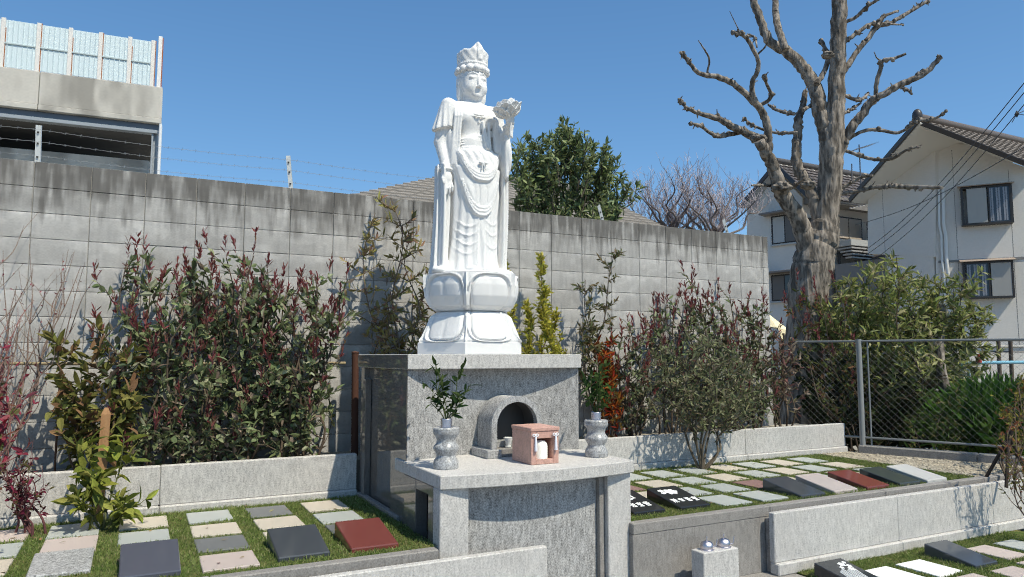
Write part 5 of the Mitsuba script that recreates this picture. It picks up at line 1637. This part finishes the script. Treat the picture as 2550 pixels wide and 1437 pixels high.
HD = 24.0
hc = np.array([HD * .846, HD * .533, 0])
WA, WB = wallframe(hc, (.60, -.80)), wallframe(hc, (0, -1))
h = thing('cream_house', 'two storey cream house with brown tiled gable roof at the right', 'house')
put(h + '__wall', wpoly(WA, [(2331, 338), (2575, 424), (2575, 960), (2331, 960)], 0, .2), 'stucco', label='sunlit cream wall with two bay windows')
put(h + '__wall', wpoly(WB, [(2161, 484), (2329, 339), (2329, 640), (2161, 632)], .0, .2), 'stucco', label='shaded upper wall below the left gable slope')
u0 = uz(2206, 640, WB)[0]
put(h + '__wall', moved(box(u0, -.01, .02, .2, -.1, uz(2206, 640, WB)[1] - .01), WB[3]), 'stucco')
put(h + '__overhang', moved(box(uz(2161, 632, WB)[0], -.01, .202, 1.0, uz(2161, 632, WB)[1] - .02, uz(2161, 632, WB)[1] + .12), WB[3]), 'stucco')
for x in (2383, 2522):
    u = uz(x, 600, WA)[0]
    zz = uz(x, 352 + (x - 2331) * .352, WA)[1]
    put(h + '__seam', wbox(WA, u - .007, u + .007, .1, zz - .02, -.001, .004), 'tint_matte', False, color=(.24, .23, .215))
u = uz(2203, 600, WB)[0]
put(h + '__seam', wbox(WB, u - .009, u + .009, .1, uz(2203, 455, WB)[1], -.001, .004), 'tint_matte', False, color=(.36, .35, .33))
zb_ = uz(2450, 647, WA)[1]
put(h + '__belt', wbox(WA, .12, 3.2, zb_ - .035, zb_ + .035, -.001, .02, .004), 'tint_matte', False, color=(.22, .21, .20))
uv0, zv1 = uz(2298, 342, WB)
uv1, zv0 = uz(2316, 368, WB)
put(h + '__vent', wbox(WB, uv0, uv1, zv0, zv1, -.001, .03, .005), 'tint_matte', False, color=(.16, .145, .12))
for k in range(5):
    zz = zv0 + (zv1 - zv0) * (k + .5) / 5
    put(h + '__vent_slat', wbox(WB, uv0 + .02, uv1 - .02, zz - .014, zz + .014, .0305, .045), 'tint_matte', False, color=(.26, .24, .2))
bay_window(h, WA, 2389, 2521, 472, 553, .27, [(2403, 2452, 'shutter'), (2457, 2510, 'glass')])
bay_window(h, WA, 2394, 2524, 656, 738, .27, [(2402, 2458, 'glass'), (2463, 2513, 'shutter')])
for x, rr_, y0 in ((2338, .030, 470), (2349, .048, 470)):
    pz_ = [(x, y0), (x + 1, 560), (x + 6, 585), (x + 8, 650), (x + 14, 700), (x + 16, 800)]
    pts = [on(a, b_, WA[0] + WA[2] * .08, WA[2]) for a, b_ in pz_]
    put(h + '__downpipe', tube(pts, rr_, 10), 'tint_satin', True, color=(.62, .62, .60))
# roof: ridge runs back to the right, the near slope faces us
A0 = at(2285, 300, d=19.6)
Rk = on(2562, 408, WA[0] + WA[2] * .55, WA[2])
d2 = A0[2] - 1.6
G1 = at(2565, 364, Z=A0[2])
off = G1 - A0
Lk = on(2116, 497, WB[0] + WB[2] * .5, WB[2])
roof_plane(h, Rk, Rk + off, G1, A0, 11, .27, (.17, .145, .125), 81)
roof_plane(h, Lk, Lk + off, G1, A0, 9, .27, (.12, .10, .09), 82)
for q in (Rk, Lk):
    e = (q - A0) / np.linalg.norm(q - A0)
    o = off / np.linalg.norm(off)
    n_ = np.cross(e, o)
    n_ *= np.sign(n_[2])
    Lq = np.linalg.norm(q - A0)
    M = frame(A0, e, o, n_ / np.linalg.norm(n_))
    put(h + '__roof_board', moved(box(-.02, Lq, .02, np.linalg.norm(off) * .97, -.11, -.012), M), 'tint_matte', False, color=(.60, .585, .55))
    put(h + '__verge', moved(box(-.04, Lq + .03, -.04, .018, -.09, .045, .01), M), 'tint_satin', False, color=(.045, .042, .045))
put(h + '__ridge', tube([A0 + [0, 0, .09] - off * .004, G1 + [0, 0, .09]], .11, 12), 'tint_satin', True, color=(.13, .105, .09))
v = np.array(trimesh.creation.icosphere(2).vertices) * [.13, .13, .20] + A0 + [0, 0, .12]
put(h + '__ridge_end', trimesh.Trimesh(v, trimesh.creation.icosphere(2).faces, process=False), 'tint_satin', True, color=(.05, .045, .045))
put(h + '__rear_core', moved(box(-3.5, -.4, .25, 5.0, -.1, uz(2206, 640, WB)[1]), WB[3]), 'tint_matte', False, color=(.20, .195, .19))
# ------------------------------------------------------------------ left house behind the tree
p0 = at(1860, 600, d=26.0)
WC = wallframe(p0, (.25, -.97))
pc2 = on(1998, 600, WC[0], WC[2])
WD = wallframe(pc2, (1, 0))
h = thing('white_house', 'pale two storey house with dark tiled roof behind the pruned tree', 'house')
put(h + '__wall', wpoly(WC, [(1860, 512), (1932, 424), (1998, 492), (1998, 980), (1860, 980)], 0, .2), 'stucco', label='shaded gable wall facing the block wall end')
put(h + '__wall', wpoly(WD, [(1999, 500), (2240, 532), (2240, 980), (1999, 980)], .0, .2), 'stucco', label='front wall with beige shutters')
B0 = at(1931, 407, d=on(1932, 424, WC[0], WC[2]).dot(FW) - EYE.dot(FW) - .2)
Lq_ = on(1842, 514, WC[0] + WC[2] * .45, WC[2])
Rq_ = on(1995, 487, WD[0] + WD[2] * .75, WD[2])
Rq_ = np.array([B0[0] - .0, Rq_[1], Rq_[2]])
G2 = at(2240, 450, Z=B0[2])
off = np.array([G2[0] - B0[0], 0, 0])
roof_plane(h, Rq_, Rq_ + off, B0 + off, B0, 10, .27, (.115, .10, .095), 83)
roof_plane(h, Lq_, Lq_ + off, B0 + off, B0, 8, .27, (.10, .09, .085), 84)
for q in (Rq_, Lq_):
    e = (q - B0) / np.linalg.norm(q - B0)
    o = off / np.linalg.norm(off)
    n_ = np.cross(e, o)
    n_ *= np.sign(n_[2])
    M = frame(B0, e, o, n_ / np.linalg.norm(n_))
    Lq = np.linalg.norm(q - B0)
    put(h + '__roof_board', moved(box(-.02, Lq, .02, np.linalg.norm(off) * .97, -.12, -.012), M), 'tint_matte', False, color=(.42, .40, .37))
    put(h + '__verge', moved(box(-.04, Lq + .03, -.04, .018, -.11, .045, .01), M), 'tint_satin', False, color=(.045, .042, .045))
put(h + '__ridge', tube([B0 + [0, 0, .10], B0 + off + [0, 0, .10]], .11, 12), 'tint_satin', True, color=(.09, .08, .075))


def flat_window(owner, wf, x0, x1, y0, y1, panes, awn=True, sill=True):
    u0, z1 = uz(x0, y0, wf)
    u1, z0 = uz(x1, y1, wf)
    z1 = max(z1, z0 + .3)
    w = put(owner + '__window', wbox(wf, u0, u1, z0, z1, -.001, .04, .004), 'tint_satin', False, color=DKB)
    m = len(panes)
    for k, c in enumerate(panes):
        a, b_ = u0 + .05 + (u1 - u0 - .1) * k / m, u0 + .05 + (u1 - u0 - .1) * (k + 1) / m
        put(w + ('__shutter' if c[0] > .1 else '__pane'), wbox(wf, a + .02, b_ - .02, z0 + .05, z1 - .05, .0405, .055, .003), 'tint_satin' if c[0] > .1 else 'tint_gloss', False, color=c)
    if awn:
        put(w + '__awning', wbox(wf, u0 - .25, u1 + .15, z1 + .03, z1 + .10, -.001, .45, .01), 'tint_satin', False, color=(.17, .15, .14))
    if sill:
        put(w + '__sill', wbox(wf, u0 - .03, u1 + .03, z0 - .06, z0 - .002, -.001, .10, .005), 'tint_satin', False, color=(.42, .41, .39))


BROWN = (.13, .115, .105)
flat_window(h, WC, 1921, 1992, 540, 602, [(.42, .41, .39), BROWN])
flat_window(h, WC, 1921, 1992, 686, 747, [BROWN, (.05, .055, .05)])
flat_window(h, WD, 2012, 2070, 542, 606, [BROWN, BROWN], False)
flat_window(h, WD, 2074, 2146, 537, 602, [(.42, .36, .30), (.42, .36, .30)], False)
flat_window(h, WD, 2094, 2130, 672, 735, [(.36, .36, .36), (.03, .03, .03)], False, False)
# eave pergola, balcony and lean-to
za = uz(2080, 512, WD)[1]
ua, ub = uz(2062, 520, WD)[0], uz(2240, 520, WD)[0]
put(h + '__eave', wbox(WD, uz(2000, 520, WD)[0], ub, za - .12, za + .10, -.001, .72, .01), 'tint_matte', False, color=(.20, .185, .17))
for k in range(7):
    put(h + '__eave_slat', wbox(WD, ua + .1, ub, za - .28, za - .24, .75 + .12 * k, .80 + .12 * k, .004), 'tint_satin', False, color=(.36, .34, .32))
z1 = uz(2100, 607, WD)[1]
z0 = uz(2100, 622, WD)[1]
put(h + '__balcony_floor', wbox(WD, uz(2066, 610, WD)[0], ub, z0, z1, -.001, .85, .01), 'tint_satin', False, color=(.40, .395, .38))
for k in range(4):
    put(h + '__balcony_slat', wbox(WD, uz(2066, 610, WD)[0], uz(2120, 610, WD)[0], z0 - .10 - .11 * k, z0 - .05 - .11 * k, .30 + .1 * k, .86, .004), 'tint_satin', False, color=(.33, .32, .31))
uu0, uu1 = uz(2124, 620, WD)[0], uz(2162, 620, WD)[0]
put(h + '__lean_to', hull([WD[0] * [1, 1, 0] + WD[1] * u + WD[2] * d + [0, 0, z] for u, lo in ((uu0 - .6, 1), (ub, 0)) for d, z in ((0, z1 + .55 - lo * .9), (0, z1 + .45 - lo * .9), (1.3, z1 - .2 - lo * .7), (1.3, z1 - .3 - lo * .7))]), 'tint_satin', False, color=(.05, .047, .05))
put(h + '__heat_pump', wbox(WD, uu0 + .15, uu1 + .2, z1 + .002, z1 + .75, .45, .80, .02), 'tint_satin', False, color=(.10, .10, .105))
for x in (2070, 2086):
    u = uz(x, 650, WD)[0]
    put(h + '__downpipe', tube([WD[0] * [1, 1, 0] + WD[1] * u + WD[2] * .06 + [0, 0, z] for z in (0, z0 - .1)], .045, 8), 'tint_satin', True, color=(.10, .09, .085))
an = thing('roof_antenna', 'thin television antenna standing on the dark tiled roof', 'antenna')
b = at(2143, 442, d=24.5)
topz = at(2143, 358, d=24.5)[2]
put(an + '__mast', tube([b - [0, 0, .3], [b[0], b[1], topz]], .022, 8), 'tint_satin', True, color=(.10, .11, .13))
put(an + '__boom', tube([[b[0] - .35, b[1], topz - .25], [b[0] + .45, b[1] - .2, topz + .02]], .010, 6), 'tint_satin', True, color=(.30, .31, .33))
for k in range(8):
    s = k / 7
    c = np.array([b[0] - .35 + .8 * s, b[1] - .2 * s, topz - .25 + .27 * s])
    put(an + '__element', tube([c - [.08, .28, 0], c + [.08, .28, 0]], .006, 5), 'tint_satin', True, color=(.33, .34, .36))
put(an + '__element', tube([at(2121, 445, d=24.4) - [0, 0, .2], at(2121, 408, d=24.4)], .02, 6), 'tint_satin', True, color=(.14, .13, .13))

# ------------------------------------------------------------------ service wires
for k, (pa, pb, sag) in enumerate([((2620, 120), (2130, 640), .35), ((2620, 145), (2150, 640), .32), ((2640, 150), (2170, 652), .30), ((2660, 300), (2130, 560), .25)]):
    a, b = at(*pa, d=11.0 + .3 * k), at(*pb, d=23.0)
    s = np.linspace(0, 1, 24)[:, None]
    line = a * (1 - s) + b * s - np.array([0, 0, 1]) * sag * np.sin(np.pi * s)
    put('service_wire', tube(line, .0085, 6), 'tint_satin', True, color=(.03, .03, .035), label=['uppermost thin black service wire running down to the houses', 'second black service wire from the top, close under the first', 'third black service wire, lower of the close bundle', 'single faint black wire crossing the cream house lower down'][k], category='wire')
ins = thing('wire_clamp', 'small dark clamp with stub wires hanging in the sky at the right edge', 'clamp')
c = at(2532, 284, d=12)
put(ins + '__body', hull([c + np.array(d) * .04 for d in ((1, 0, 0), (-1, 0, 0), (0, 1, 0), (0, -1, 0), (0, 0, 1.6), (0, 0, -1.6))]), 'tint_matte', False, color=(.05, .05, .05))
for q in ((2600, 255), (2600, 292), (2520, 305)):
    put(ins + '__wire', tube([c, at(*q, d=12)], .006, 5), 'tint_satin', True, color=(.03, .03, .035))

# ------------------------------------------------------------------ growth behind the wire fence
def pstems(r, d, pts, base_y, n_jit=.3):
    out = []
    for x, y in pts:
        b = at(2250 + (x - 2250) * .45, base_y, d=d + r.randn() * n_jit)
        b[2] = .2
        out.append((b, at(x, y, d=d + r.randn() * n_jit * 1.5)))
    return out


BUSH = [(.25, .28, .09), (.21, .25, .08), (.31, .33, .12), (.16, .19, .065), (.36, .36, .17), (.36, .33, .19)]
rr = np.random.RandomState(91)
bush('spreading_shrub', 'broad yellow green shrub with narrow leaves spreading over the wire fence', 'shrub',
     pstems(rr, 10.6, [(2090, 730), (2110, 700), (2150, 690), (2175, 650), (2200, 700), (2232, 640), (2255, 680), (2290, 690), (2320, 720), (2345, 690), (2375, 720), (2400, 690), (2420, 760), (2440, 790), (2140, 740), (2250, 740), (2350, 770), (2200, 760), (2120, 790), (2300, 800), (2390, 830), (2160, 820), (2060, 800), (2440, 840), (2050, 760), (2230, 830)], 1060), 92,
     twigs=20, twig_len=.50, per_twig=19, leaf=(.135, .032), palette=BUSH, up=.3, spread=1.0, lean_up=.35, droop=.25, from_t=.40, stem_r=.014, var=.3)
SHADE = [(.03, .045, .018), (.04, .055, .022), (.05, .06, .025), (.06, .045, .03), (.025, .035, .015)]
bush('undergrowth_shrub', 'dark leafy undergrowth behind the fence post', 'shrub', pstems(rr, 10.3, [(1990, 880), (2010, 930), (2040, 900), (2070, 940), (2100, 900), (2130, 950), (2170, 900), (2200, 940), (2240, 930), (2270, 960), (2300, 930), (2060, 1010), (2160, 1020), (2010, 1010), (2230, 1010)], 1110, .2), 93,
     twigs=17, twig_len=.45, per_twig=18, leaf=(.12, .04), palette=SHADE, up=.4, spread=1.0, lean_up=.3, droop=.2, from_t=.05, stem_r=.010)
bush('photinia', 'red tipped photinia at the foot of the pruned tree', 'shrub', pstems(rr, 10.0, [(1985, 700), (2005, 740), (2030, 720), (2060, 760), (1960, 760), (2075, 700), (1975, 800)], 1060, .15), 94,
     twigs=9, twig_len=.32, per_twig=11, tips=dict(TIPS, p=.8), leaf=(.085, .028), palette=[(.10, .12, .04), (.13, .14, .05), (.16, .09, .05), (.07, .09, .03)], up=.4, from_t=.3)
GR = [(.07, .15, .03), (.09, .19, .035), (.055, .12, .03), (.12, .20, .05)]
t = thing('tall_grass', 'rounded clump of tall bright green grass behind the wire fence', 'grass clump')
fol = MB()
n = 5200
c0 = at(2490, 1075, d=9.9)
c0[2] = .30
ang, rad = rr.rand(n) * 2 * np.pi, rr.rand(n) ** .5
P = np.c_[c0[0] + rad * np.cos(ang) * .62, c0[1] + rad * np.sin(ang) * .55, np.full(n, .25) + .30 * (1 - rad ** 2)]
D = np.c_[np.cos(ang) * rad * .7, np.sin(ang) * rad * .7, np.full(n, 1.0)] + rr.randn(n, 3) * .22
leaves(fol, rr, P, D, .2, .60, .011, GR, .35, .1, True)
labels[put(t + '__blades', fol, 'leaf')] = {'kind': 'stuff'}
put(t + '__root_mound', lathe([(0, .30), (.30, .26), (.52, .12), (.62, -.05)], 20, (c0[0], c0[1], .18)), 'ground_soil', True)
GR2 = [(.06, .11, .03), (.09, .14, .04), (.05, .08, .025), (.14, .13, .05)]
bush('weed_shrub', 'mixed low green weeds along the fence foot under the tall grass', 'weeds', [((at(x, 1090, d=9.4)[0], at(x, 1090, d=9.4)[1], .2), at(x + 10, y, d=9.5)) for x, y in ((2290, 960), (2330, 990), (2370, 970), (2410, 1000), (2450, 1010), (2480, 1030), (2520, 1010), (2550, 1000), (2350, 1030), (2560, 1040))], 95,
     twigs=10, twig_len=.26, per_twig=14, leaf=(.10, .022), palette=GR2, up=.2, spread=.9, lean_up=.6, droop=.25, from_t=.05, stem_r=.006)
tk = thing('leaning_trunk', 'slim leaning grey tree trunk behind the fence mesh', 'tree')
put(tk + '__trunk', tube(catmull([at(2378, 1085, d=10.2), at(2362, 1000, d=10.3), at(2345, 930, d=10.4), at(2340, 860, d=10.5), at(2346, 760, d=10.6)], 5), np.linspace(.085, .05, 21), 12), 'bark', True)
put(tk + '__branch', tube(catmull([at(2340, 880, d=10.5), at(2310, 820, d=10.5), at(2300, 760, d=10.6)], 5), np.linspace(.04, .02, 11), 10), 'bark', True)
# garden pieces
pp = thing('blue_pipe_frame', 'light blue water pipe frame above the tall grass', 'pipe frame')
q = [at(2393, 955, d=11.2), at(2393, 905, d=11.2), at(2470, 903, d=11.3), at(2560, 902, d=11.4)]
put(pp + '__pipe', tube([q[0] - [0, 0, .9], q[1]], .030, 12), 'tint_satin', True, color=(.16, .38, .50))
put(pp + '__crossbar', tube([q[1] - [.02, 0, 0], q[2], q[3]], .026, 12), 'tint_satin', True, color=(.18, .40, .52))
put(pp + '__pipe', tube([at(2411, 960, d=11.25) - [0, 0, .9], at(2411, 906, d=11.25)], .022, 10), 'tint_satin', True, color=(.16, .36, .48))
put(pp + '__valve', tube([at(2438, 903, d=11.2), at(2438, 882, d=11.2)], [.04, .03], 10), 'tint_satin', True, color=(.40, .06, .04))
gf = thing('garden_trellis', 'dark brown timber posts with rails before the cream house base', 'trellis')
for x in (2486, 2516):
    put(gf + '__post', tube([at(x, 940, d=12.2) - [0, 0, 1.4], at(x, 850, d=12.2)], .032, 10), 'tint_matte', True, color=(.10, .08, .065))
for y in (848, 876):
    put(gf + '__rail', tube([at(2400, y, d=12.25), at(2580, y, d=12.25)], .014, 8), 'tint_matte', True, color=(.22, .21, .20))
gw = thing('garden_wall', 'low pale garden wall behind the trellis and blue pipe', 'wall')
wl, wr = at(2330, 930, d=13.4), at(2620, 930, d=13.0)
e = (wr - wl) * [1, 1, 0]
Lw = np.linalg.norm(e)
e /= Lw
M = frame([wl[0], wl[1], 0], e, [-e[1], e[0], 0], [0, 0, 1])
put(gw + '__body', moved(box(0, Lw, 0, .12, -.1, at(2400, 866, d=13.4)[2]), M), 'stucco')
put(gw + '__cap', moved(box(-.02, Lw + .02, -.03, .15, at(2400, 866, d=13.4)[2] + .001, at(2400, 860, d=13.4)[2], .008), M), 'concrete_cast')
cs = thing('cream_canopy', 'cream fabric canopy with a hanging front edge beside the wall end', 'canopy')
pl = [(1905, 775, 13.6), (1934, 800, 13.2), (1968, 824, 13.0), (1905, 812, 12.7), (1936, 816, 12.5)]
A = [at(x, y, d=d) for x, y, d in pl]
put(cs + '__sheet', hull([A[0], A[1], A[2], A[3], A[4]] + [a - [0, 0, .012] for a in A]), 'tint_matte', False, color=(.62, .55, .36))
S4 = [at(1937, 816, d=12.49), at(1969, 825, d=12.98), at(1971, 866, d=12.98), at(1946, 842, d=12.49)]
put(cs + '__valance', hull(S4 + [a + np.array([.01, .012, 0]) for a in S4]), 'tint_matte', False, color=(.62, .55, .36))
put(cs + '__pole', tube([at(1949, 1040, d=12.6), at(1949, 830, d=12.6)], .035, 10), 'tint_matte', True, color=(.05, .045, .04))
bush('shade_shrub', 'dark green plants under the cream canopy beyond the wall end', 'shrub', [((at(x, 1060, d=12.0)[0], at(x, 1060, d=12.0)[1], .1), at(x, y, d=12.2)) for x, y in ((1915, 900), (1930, 870), (1945, 920), (1960, 890), (1925, 960), (1950, 980))], 96, twigs=10, twig_len=.3, per_twig=12, leaf=(.10, .03), palette=[(.05, .10, .025), (.07, .13, .03), (.03, .05, .02)], from_t=.1, stem_r=.008)
# ------------------------------------------------------------------ young tree with poles, right foreground plant
sp = at(2506, 1190, Z=LZ)
tp = thing('support_poles', 'three dark slanting poles tied over a sapling by the gravel', 'support poles')
top_ = at(2512, 1088, d=(sp - EYE) @ FW)
for x, y in ((2448, 1188), (2505, 1200), (2560, 1172)):
    g = at(x, y, Z=LZ)
    e = top_ + (top_ - g) / np.linalg.norm(top_ - g) * .07
    put(tp + '__pole', tube([g - [0, 0, .05], e], .016, 10), 'tint_matte', True, color=(.035, .028, .024))
put(tp + '__binding', tube([top_ - [.03, 0, .01], top_ + [.03, 0, .012]], .024, 10), 'tint_matte', True, color=(.12, .09, .05))
bush('sapling', 'thin sapling with yellowish leaves held by the dark poles', 'sapling', [(sp - [0, 0, .03], at(2535, 960, d=8.0)), (sp, at(2560, 930, d=8.1)), (sp, at(2515, 1010, d=7.9))], 97, twigs=10, twig_len=.28, per_twig=9, leaf=(.06, .02), palette=[(.26, .22, .05), (.20, .18, .05), (.30, .12, .06), (.15, .15, .05)], up=.3, from_t=.35, stem_r=.011)
fp = (7.20, 3.80, WZ)
bush('weeping_sapling', 'airy thin stemmed young shrub rooted in the lower lawn at the right edge', 'sapling', [(fp, (6.82, 3.72, .92)), (fp, (7.0, 3.75, 1.10)), (fp, (7.2, 3.8, 1.30)), (fp, (7.32, 3.72, 1.05)), (fp, (6.95, 3.9, .75)), (fp, (7.1, 3.6, .8))], 98, twigs=9, twig_len=.30, per_twig=6, leaf=(.045, .014),
     palette=[(.22, .20, .05), (.16, .15, .05), (.26, .10, .06), (.13, .14, .04)], up=.2, spread=.8, lean_up=.8, droop=.15, from_t=.35, stem_r=.008, stem_color=(.14, .10, .08))
